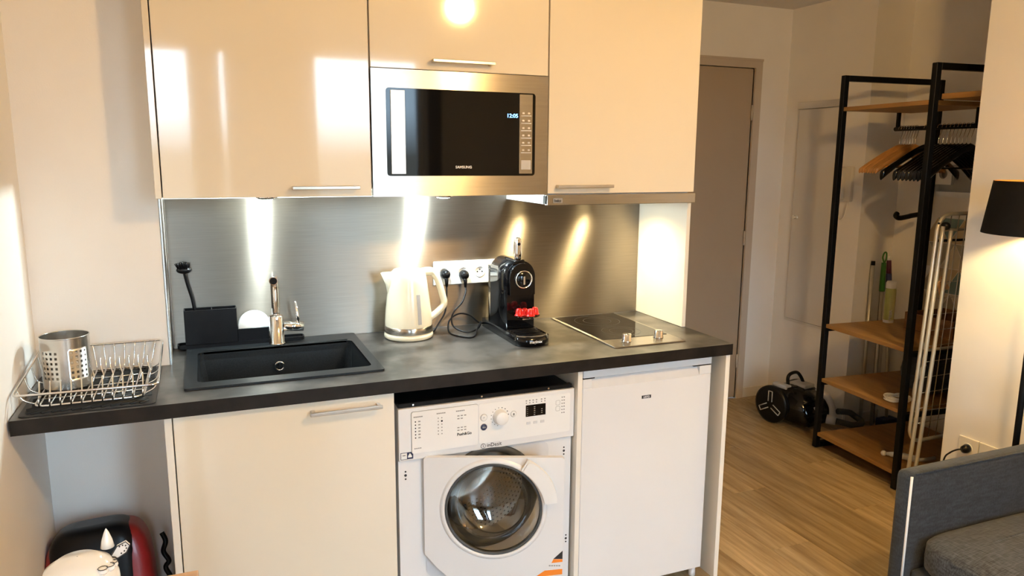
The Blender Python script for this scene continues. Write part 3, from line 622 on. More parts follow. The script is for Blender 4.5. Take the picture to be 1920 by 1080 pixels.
# ------------------------------------------------------------------ hob
t = thing('hob', 'small two-ring black glass hob with steel control strip', 'hob', (1.572, -0.276, ZT))
hx0, hx1, hy0, hy1 = 1.428, 1.717, -0.533, -0.024
B().box((hx0, hy0, ZT+0.0004), (hx1, hy1, ZT+0.005), 0.001, 1).build('frame', 'steelfr', t)
gl = B().box((hx0+0.012, hy0+0.105, ZT+0.0052), (hx1-0.010, hy1-0.010, ZT+0.0062)).build('glass', 'blackglass', t)
for (yy, r) in ((-0.145, 0.090), (-0.330, 0.073)):
    for q in (r, r*0.62):
        B().ringprism(circ(1.572, yy, q, 48), circ(1.572, yy, q-0.0022, 48), ZT+0.00622, ZT+0.0064, 'Z').build('ring_mark', 'ringmark', gl)
for x, y in ((1.512, -0.470), (1.648, -0.462)):
    kb = B().lathe([(0.001, ZT+0.0052), (0.0185, ZT+0.0052), (0.0185, ZT+0.008), (0.0165, ZT+0.010), (0.0160, ZT+0.030), (0.0145, ZT+0.032), (0.001, ZT+0.032)], (x, y, 0), 28).build('knob', 'chrome', t)
    B().box((x-0.0012, y-0.0155, ZT+0.0321), (x+0.0012, y-0.002, ZT+0.0326)).build('pointer', 'ink', kb)

# ------------------------------------------------------------------ drying corner: mat, dish rack, utensil cup
m_ = B(); mx0, mx1, my0, my1 = -0.292, 0.016, -0.606, -0.226
m_.prism(rrect(mx0, my0, mx1, my1, 0.015, 4), ZT+0.0004, ZT+0.003, 'Z')
q = -0.60
while q < 0.45:       # diagonal ridges clipped to the mat
    pts = []
    for k in range(61):
        s_ = k/60*0.75; px_, py_ = mx0+0.012+q+s_*0.80, my0+0.014+s_*0.60
        if mx0+0.012 <= px_ <= mx1-0.012 and my0+0.012 <= py_ <= my1-0.012: pts.append((px_, py_, ZT+0.0040))
    if len(pts) > 2: m_.tube([pts[0], pts[-1]], 0.0036, 6)
    q += 0.022
tag(origin(m_.build('draining_mat', 'mat'), (-0.138, -0.416, ZT)), 'black ridged rubber mat under the wire dish rack', 'mat')
t = thing('dish_rack', 'chrome wire dish rack at the left end of the worktop', 'dish rack', (-0.14, -0.41, ZT+0.006))
ZB = ZT+0.0135; rw = 0.0022
T0, T1, T2, T3 = Vector((-0.302, -0.585, 0.951)), Vector((0.024, -0.580, 0.946)), Vector((0.022, -0.232, 0.986)), Vector((-0.296, -0.232, 0.986))
def rloop(cs, r=0.018):
    out = []
    for i in range(4):
        a, b, c = cs[i-1], cs[i], cs[(i+1) % 4]; u = (a-b).normalized(); v = (c-b).normalized()
        for k in range(6):
            s_ = k/5; out.append((b+u*r)*(1-s_)**2+b*2*s_*(1-s_)+(b+v*r)*s_**2)
    return out
B().tube(rloop([T0, T1, T2, T3]), 0.0032, 10, True).build('top_rim', 'wire', t)
Bc = [Vector((-0.262, -0.566, ZB)), Vector((-0.012, -0.566, ZB)), Vector((-0.010, -0.250, ZB)), Vector((-0.262, -0.250, ZB))]
B().tube(rloop(Bc, 0.03), 0.0030, 10, True).build('bottom_rim', 'wire', t)
for y in (-0.49, -0.405, -0.33): B().tube([(-0.262, y, ZB-0.0035), (-0.011, y, ZB-0.0035)], rw, 8).build('cross_wire', 'wire', t)
for i in range(11):
    x = -0.250+i*0.0235; xt = T3.x+(T2.x-T3.x)*(i+0.7)/11.4
    B().tube(spline([(x, -0.566, ZB+0.001), (x, -0.40, ZB+0.0015), (x, -0.268, ZB+0.002), (x+(xt-x)*0.35, -0.242, ZB+0.02), (xt, -0.233, 0.985)], 4), rw, 8).build('wire', 'wire', t)
    B().tube(spline([(x, -0.568, ZB), (x+0.001, -0.572, ZB+0.016), (x+0.002, -0.560, ZB+0.035), (x+0.001, -0.545, ZB+0.060)], 4), rw, 8).build('peg', 'wire', t)
    if i > 3: B().tube(spline([(x+0.004, -0.405, ZB), (x+0.010, -0.400, ZB+0.022), (x+0.004, -0.388, ZB+0.042), (x+0.003, -0.382, ZB+0.068)], 4), rw, 8).build('peg', 'wire', t)
for sx_, xb, xt in ((0, -0.262, -0.300), (1, -0.011, 0.0235)):
    for k in range(4):
        y = -0.54+k*0.09; zt_ = 0.951+(0.986-0.951)*(k*0.09+0.045)/0.353
        B().tube(spline([(xb, y, ZB), (xb+(xt-xb)*0.7, y-0.002, ZB+0.014), (xt, y, zt_-0.001)], 4), rw, 8).build('side_wire', 'wire', t)
for (x, y) in ((-0.24, -0.55), (-0.03, -0.55), (-0.24, -0.26), (-0.03, -0.26)): B().cyl((x, y, ZT+0.0072), (x, y, ZB-0.0022), 0.005, seg=10).build('foot', 'black', t)
# perforated cup
c_ = B(); ccx, ccy, cr, c0, c1 = -0.209, -0.394, 0.0595, ZB+0.0052, 1.056
NS, NZ = 60, 20; V = [[c_.bm.verts.new((ccx+cr*math.cos(2*PI*i/NS), ccy+cr*math.sin(2*PI*i/NS), c0+(c1-c0)*j/NZ)) for i in range(NS)] for j in range(NZ+1)]
holes = []
for j in range(NZ):
    for i in range(NS):
        f = c_.bm.faces.new((V[j][i], V[j][(i+1) % NS], V[j+1][(i+1) % NS], V[j+1][i])); f.smooth = True
        if j in (4, 6, 8, 10, 12, 14) and (i % 12) in (0, 2, 4, 6): holes.append(f)
r_ = bmesh.ops.inset_individual(c_.bm, faces=holes, thickness=0.0013)
bmesh.ops.delete(c_.bm, geom=holes, context='FACES')
t = thing('utensil_cup', 'perforated stainless steel cutlery cup in the dish rack', 'cup', (ccx, ccy, c0))
c_.build('wall', 'perf', t)
B().lathe([(cr, c0), (cr-0.001, c0+0.001), (0.001, c0+0.001)], (ccx, ccy, 0), 48).build('bottom', 'perf', t)
B().tube([(ccx+cr*math.cos(2*PI*i/48), ccy+cr*math.sin(2*PI*i/48), c1) for i in range(48)], 0.0016, 8, True).build('rim', 'perf', t)

# ------------------------------------------------------------------ washing machine
t = thing('washing_machine', 'white washing machine with porthole door ajar under the worktop', 'washing machine', (0.953, -0.30, 0))
wx0, wx1 = 0.658, 1.2515
b = B(); b.box((wx0+0.006, -0.565, 0.06), (wx0+0.016, -0.03, 0.796)); b.box((wx1-0.016, -0.565, 0.06), (wx1-0.006, -0.03, 0.796)); b.box((wx0+0.016, -0.04, 0.06), (wx1-0.016, -0.03, 0.796)); b.box((wx0+0.016, -0.565, 0.06), (wx1-0.016, -0.04, 0.07)); b.build('body', 'white', t)
tp = B().box((wx0+0.006, -0.572, 0.797), (wx1-0.006, -0.03, 0.803), 0.001, 1); tp.box((wx0+0.006, -0.576, 0.797), (wx1-0.006, -0.560, 0.810), 0.001, 1); tpo = tp.build('top_cover', 'black', t)
for x in (0.71, 0.93, 1.16): B().cyl((x, -0.5775, 0.8035), (x, -0.576, 0.8035), 0.003, seg=10).build('screw', 'chrome', tpo)
for x in (wx0+0.05, wx1-0.05):
    for y in (-0.50, -0.10): B().cyl((x, y, 0.001), (x, y, 0.06), 0.018, seg=14).build('foot', 'black', t)
def ray_poly(c, a, poly):
    d_ = (math.cos(a), math.sin(a)); best = None
    for i in range(len(poly)):
        p, q_ = poly[i], poly[(i+1) % len(poly)]; ex, ey = q_[0]-p[0], q_[1]-p[1]; den = d_[0]*ey-d_[1]*ex
        if abs(den) < 1e-12: continue
        wx_, wy_ = p[0]-c[0], p[1]-c[1]; s_ = (wx_*ey-wy_*ex)/den; u_ = (wx_*d_[1]-wy_*d_[0])/den
        if s_ > 0 and -1e-9 <= u_ <= 1+1e-9 and (best is None or s_ < best): best = s_
    return (c[0]+d_[0]*best, c[1]+d_[1]*best)
def star_ring(c, r, poly, n=72):
    angs = sorted([2*PI*i/n for i in range(n)]+[math.atan2(p[1]-c[1], p[0]-c[0]) % (2*PI) for p in poly])
    angs = [a for i, a in enumerate(angs) if i == 0 or a-angs[i-1] > 1e-5]
    return [ray_poly(c, a, poly) for a in angs], [(c[0]+r*math.cos(a), c[1]+r*math.sin(a)) for a in angs]
OC = (0.955, 0.468)
o_, i_ = star_ring(OC, 0.168, [(wx0+0.004, 0.09), (wx1-0.004, 0.09), (wx1-0.004, 0.629), (wx0+0.004, 0.629)])
B().ringprism(o_, i_, -0.572, -0.5655).build('front_panel', 'white', t)
o_, i_ = star_ring(OC, 0.1682, rrect(0.745, 0.225, 1.165, 0.627, 0.03, 5))
B().ringprism(o_, i_, -0.5735, -0.5722).build('front_recess', 'lightgrey', t)
B().lathe([(0.167, -0.573), (0.172, -0.578), (0.165, -0.584), (0.150, -0.580), (0.142, -0.56), (0.140, -0.52), (0.150, -0.50)], (OC[0], 0, OC[1]), 56, 'Y').build('gasket', 'rubber', t)
dm = B().lathe([(0.150, -0.499), (0.215, -0.485), (0.222, -0.47), (0.222, -0.17), (0.20, -0.15), (0.10, -0.145), (0.001, -0.16)], (OC[0], 0, OC[1]), 64, 'Y').build('drum', 'drum', t)
pf = B()
for j in range(13):
    y = -0.455+j*0.022
    for i in range(84):
        a = 2*PI*(i+0.5*(j % 2))/84; n_ = Vector((math.cos(a), 0, math.sin(a))); tt = Vector((-math.sin(a), 0, math.cos(a))); p = Vector((OC[0], y, OC[1]))+n_*0.2212
        vs = [pf.bm.verts.new(p+tt*0.0042*math.cos(k*PI/3)+Vector((0, 1, 0))*0.0042*math.sin(k*PI/3)) for k in range(6)]; pf.bm.faces.new(vs)
for rr in (0.05, 0.075, 0.10):
    n_h = int(rr*220)
    for i in range(n_h):
        a = 2*PI*i/n_h; p = Vector((OC[0]+rr*math.cos(a), -0.1615, OC[1]+rr*math.sin(a)))
        pf.bm.faces.new([pf.bm.verts.new(p+Vector((math.cos(k*PI/3), 0, math.sin(k*PI/3)))*0.006) for k in range(6)])
po = pf.build('drum_holes', 'black', dm); po['kind'] = 'stuff'
for k in range(3):
    a = 0.55+2*PI*k/3; n_ = Vector((math.cos(a), 0, math.sin(a))); tt = Vector((-math.sin(a), 0, math.cos(a))); pd = B()
    prof = [(-0.035, 0.221), (-0.018, 0.185), (0, 0.165), (0.018, 0.185), (0.035, 0.221)]
    A_ = [[pd.bm.verts.new(Vector((OC[0], y, OC[1]))+tt*u+n_*(h if h > 0.2 else h+dh)) for u, h in prof] for y, dh in ((-0.47, 0.02), (-0.44, 0), (-0.20, 0), (-0.17, 0.02))]
    for aa, cc in zip(A_, A_[1:]):
        for i in range(4):
            f = pd.bm.faces.new((aa[i], aa[i+1], cc[i+1], cc[i])); f.smooth = True
    pd.build('drum_paddle', 'drum', dm)
# control fascia
PY = -0.583
cpn = B().box((wx0+0.004, PY, 0.630), (wx1+0.001, -0.566, 0.7955), 0.003).build('control_panel', 'white', t)
ins = B().prism(rrect(0.918, 0.652, 1.236, 0.782, 0.006, 4), PY-0.0012, PY-0.0001).build('control_inset', 'whitepl', cpn)
dw = B().prism(rrect(0.702, 0.652, 0.914, 0.783, 0.006, 4), PY-0.004, PY-0.0001).build('detergent_drawer', 'whitepl', t)
B().ringprism(rrect(0.7008, 0.6508, 0.9152, 0.7842, 0.007, 4), rrect(0.7023, 0.6523, 0.9137, 0.7827, 0.006, 4), PY-0.0008, PY-0.0001).build('drawer_gap', 'greyink', dw)
yp = PY-0.0043
for x, z in ((0.708, 0.7655), (0.780, 0.768), (0.842, 0.768)):
    for k in range(5): B().box((x+k*0.0058, yp-0.0002, z), (x+k*0.0058+0.0048, yp+0.0003, z+0.0036)).build('heading_mark', 'greyink', dw)
for i in range(6):
    z = 0.7525-i*0.0102
    B().cyl((0.7135, yp+0.0004, z), (0.7135, yp-0.0002, z), 0.0022, seg=8).build('program_dot', 'ink', dw)
    B().box((0.722, yp-0.0002, z-0.002), (0.729, yp+0.0003, z+0.002)).build('program_icon', 'greyink', dw)
    B().box((0.7835, yp-0.0002, z+0.0005), (0.7865, yp+0.0003, z+0.0045)).build('program_number', 'greyink', dw)
    B().cyl((0.7965, yp+0.0004, z+0.0025), (0.7965, yp-0.0002, z+0.0025), 0.0032 if i == 1 else 0.0020, seg=8).build('program_dot', 'ink' if i == 1 else 'greyink', dw)
for z, n_ in ((0.754, 3), (0.745, 2), (0.716, 3), (0.7075, 3)):
    for i in range(n_): B().box((0.846+i*0.011, yp-0.0002, z-0.0016), (0.853+i*0.011, yp+0.0003, z+0.0016)).build('program_mark', 'greyink', dw)
text('Push&Go', 0.0125, (0.845, yp, 0.690), 'ink', dw, bold=0.0002)
for k in range(4): B().box((0.709+k*0.0058, yp-0.0002, 0.666), (0.709+k*0.0058+0.0044, yp+0.0003, 0.6692)).build('capacity_mark', 'greyink', dw)
yc = PY-0.0014
def button(x, z, r, m, d_=0.003, nm='button'):
    o = B().lathe([(0.001, yc-d_), (r*0.9, yc-d_), (r, yc-d_*0.6), (r, yc+0.0002)], (x, 0, z), 24, 'Y').build(nm, m, t)
    B().lathe([(r+0.0001, yc-0.0003), (r+0.0012, yc-0.0003), (r+0.0012, yc+0.0002)], (x, 0, z), 24, 'Y').build('button_ring', 'greyink', o); return o
button(0.934, 0.7365, 0.0105, 'whitepl'); text('P', 0.008, (0.9315, yc-0.0032, 0.734), 'greyink', t)
o = button(0.934, 0.7055, 0.0100, 'navy'); text('GO', 0.007, (0.934, yc-0.0032, 0.7028), 'whiteink', o, align='CENTER')
o = button(1.0345, 0.736, 0.0090, 'whitepl'); text('▶II' if False else 'II', 0.009, (1.0345, yc-0.0032, 0.7328), 'ink', o, align='CENTER', bold=0.0004)
kn = B().lathe([(0.001, yc-0.024), (0.019, yc-0.024), (0.0215, yc-0.021), (0.0228, yc-0.006), (0.0245, yc-0.003), (0.0245, yc+0.0002)], (0.988, 0, 0.733), 40, 'Y').build('program_knob', 'whitepl', t)
for i in range(16):
    a = PI/2-0.25-2*PI*i/16
    if i in (7,): continue
    B().cyl((0.988+0.0295*math.cos(a), yc+0.0002, 0.733+0.0295*math.sin(a)), (0.988+0.0295*math.cos(a), yc-0.0003, 0.733+0.0295*math.sin(a)), 0.0018, seg=8).build('dial_mark', 'ink' if i < 6 else 'greyink', cpn)
ds = B().box((1.077, yc-0.0008, 0.720), (1.147, yc+0.0001, 0.7585), 0.0004, 1).build('display', 'blackglass', t)
for i in range(6):
    x = 1.079+i*0.0118+(0.006 if i > 3 else 0); B().cyl((x, yc+0.0002, 0.766), (x, yc-0.0003, 0.766), 0.0017, seg=8).build('option_dot', 'ink', cpn); B().box((x-0.0025, yc-0.0003, 0.7715), (x+0.0025, yc+0.0001, 0.7755)).build('option_icon', 'greyink', cpn)
for i in range(5):
    B().box((1.081, yc-0.0012, 0.7245+i*0.0063), (1.0845, yc-0.0007, 0.7260+i*0.0063)).build('segment', 'greyink', ds)
    B().box((1.105, yc-0.0012, 0.7245+i*0.0063), (1.110, yc-0.0007, 0.7265+i*0.0063)).build('segment', 'greyink', ds)
    if i < 3: B().box((1.131, yc-0.0012, 0.7275+i*0.0063), (1.1355, yc-0.0007, 0.7295+i*0.0063)).build('segment', 'greyink', ds)
for x in (1.087, 1.111, 1.136): B().box((x-0.007, yc-0.0015, 0.694), (x+0.007, yc+0.0001, 0.703), 0.0005, 1).build('option_key', 'lightgrey', cpn)
for i in range(6):
    z = 0.771-i*0.0105; B().cyl((1.206, yc+0.0002, z), (1.206, yc-0.0003, z), 0.0018, seg=8).build('option_dot', 'ink', cpn); B().box((1.211, yc-0.0003, z-0.002), (1.216, yc+0.0001, z+0.002)).build('option_icon', 'greyink', cpn)
for z in (0.752, 0.732): B().ringprism(rrect(1.183, z-0.006, 1.199, z+0.010, 0.004, 3), rrect(1.184, z-0.005, 1.198, z+0.009, 0.003, 3), yc-0.0003, yc+0.0001).build('option_frame', 'greyink', cpn)
lg = B().lathe([(0.0068, PY-0.0010), (0.0082, PY-0.0010), (0.0082, PY+0.0002), (0.0068, PY+0.0002)], (0.9325, 0, 0.6425), 28, 'Y'); lg.box((0.9317, PY-0.001, 0.6385), (0.9333, PY, 0.6445)); lg.box((0.9317, PY-0.001, 0.6458), (0.9333, PY, 0.6472)); lg.build('emblem', 'ink', cpn)
text('inDesit', 0.0175, (0.9445, PY-0.0005, 0.6375), 'ink', cpn, sx=1.0)
st = B().box((0.667, PY-0.0007, 0.636), (0.706, PY-0.0001, 0.658)).build('label_sticker', 'navy', t); B().box((0.6685, PY-0.0010, 0.6375), (0.6865, PY-0.0006, 0.6565)).build('sticker_field', 'sticker', st)
B().box((0.673, PY-0.0012, 0.648), (0.682, PY-0.0009, 0.650)).build('sticker_mark', 'ink', st); B().prism([(0.690, 0.641), (0.702, 0.641), (0.702, 0.646), (0.696, 0.655), (0.690, 0.646)], PY-0.0010, PY-0.0006).build('sticker_mark', 'sticker', st)
for x, zs in ((0.684, (0.592, 0.580, 0.568)), (1.222, (0.592, 0.580, 0.568)), (1.236, (0.275, 0.263, 0.251))):
    for i, z in enumerate(zs): B().cyl((x, -0.5718, z), (x, -0.5728, z), 0.0042 if i == 1 else 0.0028, seg=12).build('screw_hole', 'ink', t)
# porthole door: hinged left, standing about 22 degrees open
th = math.radians(21.6); Hx = Matrix(((math.cos(th), -math.sin(th), 0, 0.736), (-math.sin(th), -math.cos(th), 0, -0.590), (0, 0, 1, 0), (0, 0, 0, 1)))
DC = (0.214, 0.468)
dpoly = [(0.006, 0.637), (0.425, 0.637), (0.431, 0.631), (0.431, 0.245), (0.395, 0.200), (0.115, 0.200), (0.04, 0.270), (0.0, 0.318), (0.0, 0.631)]
o_, i_ = star_ring(DC, 0.150, dpoly)
dB = B(); dB.ringprism(o_, i_, -0.016, 0.0); door = dB.build('door', 'white', t, xf=Hx)
B().lathe([(0.1505, 0.0002), (0.1515, 0.006), (0.156, 0.0075), (0.162, 0.005), (0.1665, 0.0002)], (DC[0], 0, DC[1]), 64, 'Y').build('door_bezel', 'white', door, xf=Hx)
B().lathe([(0.1425, -0.010), (0.1425, 0.004), (0.147, 0.0055), (0.150, 0.004), (0.150, -0.016)], (DC[0], 0, DC[1]), 64, 'Y').build('porthole_ring', 'rubber', door, xf=Hx)
B().lathe([(0.142, 0.000), (0.141, -0.020), (0.132, -0.055), (0.110, -0.090), (0.070, -0.108), (0.030, -0.113), (0.001, -0.114)], (DC[0], 0, DC[1]), 56, 'Y').build('porthole_bowl', 'doorglass', door, xf=Hx)
ha = [math.radians(9+i*49/12) for i in range(13)]
hp_ = [(DC[0]+0.160*math.cos(a), DC[1]+0.160*math.sin(a)) for a in ha]+[(DC[0]+(0.198+0.006*math.sin(PI*i/12))*math.cos(a), DC[1]+(0.198+0.006*math.sin(PI*i/12))*math.sin(a)) for i, a in enumerate(ha)][::-1]
_hb = B().prism(hp_, 0.0078, 0.026, 'Y'); bmesh.ops.bevel(_hb.bm, geom=[e for e in _hb.bm.edges if all(v.co.y > 0.02 for v in e.verts)], offset=0.005, segments=2, affect='EDGES'); _hb.build('door_handle', 'whitepl', door, xf=Hx)
o = B().prism([(0.4305, 0.330), (0.4305, 0.302), (0.402, 0.302)], 0.0003, 0.0008).build('sticker_corner', 'ink', door, xf=Hx)
B().prism([(0.4305, 0.301), (0.4305, 0.292), (0.396, 0.288), (0.402, 0.301)], 0.0003, 0.0008).build('sticker_corner', 'orange', door, xf=Hx)
B().prism([(0.4305, 0.268), (0.4305, 0.250), (0.345, 0.240), (0.375, 0.262)], 0.0003, 0.0008).build('sticker_band', 'orange', door, xf=Hx)
for k in range(5): B().box((0.388+k*0.0075, 0.0003, 0.277), (0.388+k*0.0075+0.0055, 0.0007, 0.281)).build('sticker_mark', 'greyink', door, xf=Hx)

# ------------------------------------------------------------------ fridge
t = thing('fridge', 'white under-counter fridge with recessed grip door', 'fridge', (1.54, -0.30, 0))
fx0, fx1 = 1.283, 1.797
B().box((fx0+0.002, -0.525, 0.045), (fx1-0.002, -0.03, 0.822), 0.002).build('body', 'white', t)
B().box((fx0, -0.582, 0.8235), (fx1, -0.03, 0.8525), 0.003).build('top_plate', 'white', t)
fd = B().box((fx0, -0.580, 0.040), (fx1, -0.527, 0.788), 0.003)
fd.box((fx0, -0.580, 0.788), (fx0+0.034, -0.527, 0.8195), 0.002); fd.box((fx1-0.050, -0.580, 0.788), (fx1, -0.527, 0.8195), 0.002); fdo = fd.build('door', 'white', t)
B().prism([(-0.5805, 0.786), (-0.5635, 0.8185), (-0.540, 0.8185), (-0.540, 0.786)], fx0+0.0342, fx1-0.0502, 'X').build('grip', 'lightgrey', fdo)
bg = B().box((1.512, -0.5815, 0.7275), (1.549, -0.5802, 0.7385), 0.0003, 1).build('badge', 'ink', fdo); text('LISTO', 0.0095, (1.5305, -0.5817, 0.7297), 'whiteink', bg, align='CENTER', bold=0.0002)
for a_, b_ in ((fx0+0.002, fx0+0.045), (fx1-0.075, fx1-0.002)): B().box((a_, -0.579, 0.8197), (b_, -0.530, 0.8233)).build('gap_shade', 'black', t)  # solid black strips imitate the shade in the gap above the door
for x in (fx0+0.03, fx1-0.020):
    for y in (-0.555, -0.08): B().cyl((x, y, 0.001), (x, y, 0.0445 if y > -0.5 else 0.0395), 0.014, 0.012, 14).build('foot', 'white', t)

# ------------------------------------------------------------------ under the worktop, left: red case; bottom left: table and mug
t = thing('storage_case', 'red and black rounded case standing under the worktop', 'case', (-0.163, -0.345, 0))
lean = Matrix.Translation((-0.163, -0.40, 0)) @ Matrix.Rotation(math.radians(-9), 4, 'X') @ Matrix.Rotation(math.radians(-2.5), 4, 'Y') @ Matrix.Translation((0.163, 0.40, 0.0))
superbox(-0.163, -0.40, 0.008, 0.140, 0.085, 0.234, 5, taper=0.05).build('shell', 'redpl', t, xf=lean)
superbox(-0.170, -0.408, 0.215, 0.119, 0.0845, 0.135, 4.2, taper=0.02).build('cover', 'black', t, xf=lean)
ck = B().tube(spline([(-0.018, -0.290, 0.39), (-0.008, -0.300, 0.365), (-0.016, -0.305, 0.335), (-0.002, -0.312, 0.305), (-0.012, -0.315, 0.285), (0.004, -0.33, 0.24), (0.008, -0.34, 0.10), (0.006, -0.34, 0.012)], 6), 0.0075, 8)
tag(origin(ck.build('power_cord', 'black'), (0.0, -0.34, 0.005)), 'black cord hanging beside the red case', 'cord')
t = thing('side_table', 'light oak side table at the bottom left corner', 'table', (-0.10, -1.60, 0))
tb0, tb1, tb2, tb3, TZ = -0.306, 0.112, -2.02, -1.222, 0.75
for i in range(4):
    y0 = tb2+(tb3-tb2)*i/4; B().box((tb0, y0+0.0005, TZ-0.028), (tb1, y0+(tb3-tb2)/4-0.0005, TZ), 0.002).build('top_plank', 'tablewood', t)
for x in (tb0+0.02, tb1-0.06):
    for y in (tb2+0.03, tb3-0.07): B().box((x, y, 0.001), (x+0.04, y+0.04, TZ-0.0285), 0.002).build('leg', 'tablewood', t)
t = thing('animal_mug', 'round white ceramic mug with horn and black-outlined ear', 'mug', (-0.068, -1.335, TZ))
gx, gy = -0.068, -1.335
B().lathe([(0.001, TZ+0.0005), (0.038, TZ+0.0005), (0.053, TZ+0.02), (0.062, TZ+0.055), (0.060, TZ+0.085), (0.050, TZ+0.108), (0.032, TZ+0.120), (0.001, TZ+0.125)], (gx, gy, 0), 48).build('body', 'ceramic', t)
B().lathe([(0.001, 0.870), (0.011, 0.872), (0.0085, 0.885), (0.004, 0.899), (0.0008, 0.906)], (gx+0.040, gy+0.040, -0.008), 20).build('horn', 'ceramic', t)
er = [(0.0, 0.0), (0.010, 0.016), (0.024, 0.022), (0.030, 0.014), (0.024, 0.002), (0.010, -0.006)]
ex = Matrix.Translation((gx+0.046, gy+0.030, TZ+0.102))
eo = B().prism(er, -0.003, 0.003, 'Y').build('ear', 'ceramic', t, xf=ex)
B().tube([(u, -0.0035, v) for u, v in er], 0.0010, 6, True).build('ear_outline', 'ink', eo, xf=ex)
for u, v in ((0.014, 0.015), (0.019, 0.0165), (0.0235, 0.015), (0.0245, 0.010), (0.021, 0.0055), (0.016, 0.002)): B().ball((u, -0.0035, v), 0.0014, u=8, v=6).build('ear_dot', 'ink', eo, xf=ex)
for k in range(7):
    a = math.radians(-38+k*20); c0_ = Vector((gx+0.051*math.cos(a), gy+0.051*math.sin(a), TZ+0.107-0.004*k)); fb_ = B().ball(c0_, 0.0085, (1, 1, 0.7), 12, 8).build('flower', 'ceramic', t)
    B().tube([c0_+Vector((0.0075*math.cos(s_*PI/5), 0.0075*math.sin(s_*PI/5), 0.0052)) for s_ in range(10)], 0.0007, 5, True).build('flower_outline', 'ink', fb_)

# ================================================================== HALL AND ALCOVE
XW = 3.568
# service cupboard door on the hall wall
t = thing('service_panel', 'flat white service cupboard door on the hall wall', 'cupboard', (XW, 0.80, 0.536))
B().box((XW-0.022, 0.635, 0.552), (XW-0.0005, 0.960, 1.838), 0.002).build('door', 'panelp', t)
B().box((XW-0.030, 0.628, 1.841), (XW-0.0005, 0.966, 1.882), 0.002).build('top_trim', 'panelp', t)
B().box((XW-0.014, 0.630, 0.532), (XW-0.0005, 0.964, 0.549), 0.002).build('bottom_trim', 'panelp', t)
kb = B().cyl((XW-0.0225, 0.934, 1.190), (XW-0.036, 0.934, 1.190), 0.010, 0.012, 16); kb.box((XW-0.034, 0.905, 1.183), (XW-0.0225, 0.934, 1.197), 0.001, 1); kb.build('latch', 'whitepl', t)
t = thing('intercom', 'white door intercom handset with coiled cord on the hall wall', 'intercom', (XW, 0.557, 1.30))
B().box((XW-0.024, 0.516, 1.305), (XW-0.0005, 0.600, 1.503), 0.006, 3).build('base', 'panelp', t)
B().prism(rrect(0.560, 1.312, 0.596, 1.497, 0.014, 5), XW-0.050, XW-0.0245, 'X').build('handset', 'panelp', t)
B().tube(spline([(XW-0.035, 0.578, 1.312), (XW-0.03, 0.590, 1.26), (XW-0.03, 0.575, 1.205), (XW-0.03, 0.548, 1.215), (XW-0.03, 0.535, 1.26), (XW-0.012, 0.538, 1.306)], 6), 0.004, 8).build('cord', 'panelp', t)
# clothes rack (turned a little off the wall)
RX, RY, RA = 3.103, -0.310, -0.085
RM = Matrix.Translation((RX, RY, 0)) @ Matrix.Rotation(RA, 4, 'Z')
t = thing('clothes_rack', 'black metal open wardrobe rack with oak shelves in the alcove', 'rack', (RX, RY, 0), RA)
PT, RD, RH = 0.028, 0.640, 1.955; LY = (0.0, 0.548)
for i, y in enumerate(LY):
    for x in (0.0, RD-PT): B().box((x, y, 0.003), (x+PT, y+PT, RH), 0.002, 1).build('post', 'blackmet', t, local=True)
    B().box((PT, y, RH-PT), (RD-PT, y+PT, RH), 0.002, 1).build('top_bar', 'blackmet', t, local=True)
    B().box((PT, y, 0.003), (RD-PT, y+PT, 0.003+PT), 0.002, 1).build('foot_bar', 'blackmet', t, local=True)
    if True:
        for z in (0.050, 0.352, 0.647): B().box((PT, y+0.004, z), (RD-PT, y+PT-0.004, z+0.020), 0.001, 1).build('shelf_bar', 'blackmet', t, local=True)
def rshelf(x0, x1, y0, y1, z, th_=0.020): B().box((x0, y0, z-th_), (x1, y1, z), 0.0015, 1).build('shelf', 'shelf', t, local=True)
for z in (0.091, 0.393, 0.688): rshelf(0.004, RD-0.004, PT+0.001, LY[1]-0.001, z)
rshelf(0.004, 0.430, PT+0.001, LY[1]-0.001, 1.800)
for y in (0.052, 0.512): B().box((0.318, y, 1.706), (0.336, y+0.014, 1.779), 0.001, 1).build('rod_bracket', 'blackmet', t, local=True)
B().cyl((0.327, 0.045, 1.697), (0.327, 0.535, 1.697), 0.011, seg=14).build('hanging_rod', 'blackmet', t, local=True)
_ws = B().box((3.132, -0.558, 1.800), (3.8385, -0.322, 1.824), 0.0015, 1).build('wall_shelf', 'shelf'); tag(origin(_ws, (3.5, -0.46, 1.800)), 'oak board shelf behind the right wall, above the airer', 'shelf')
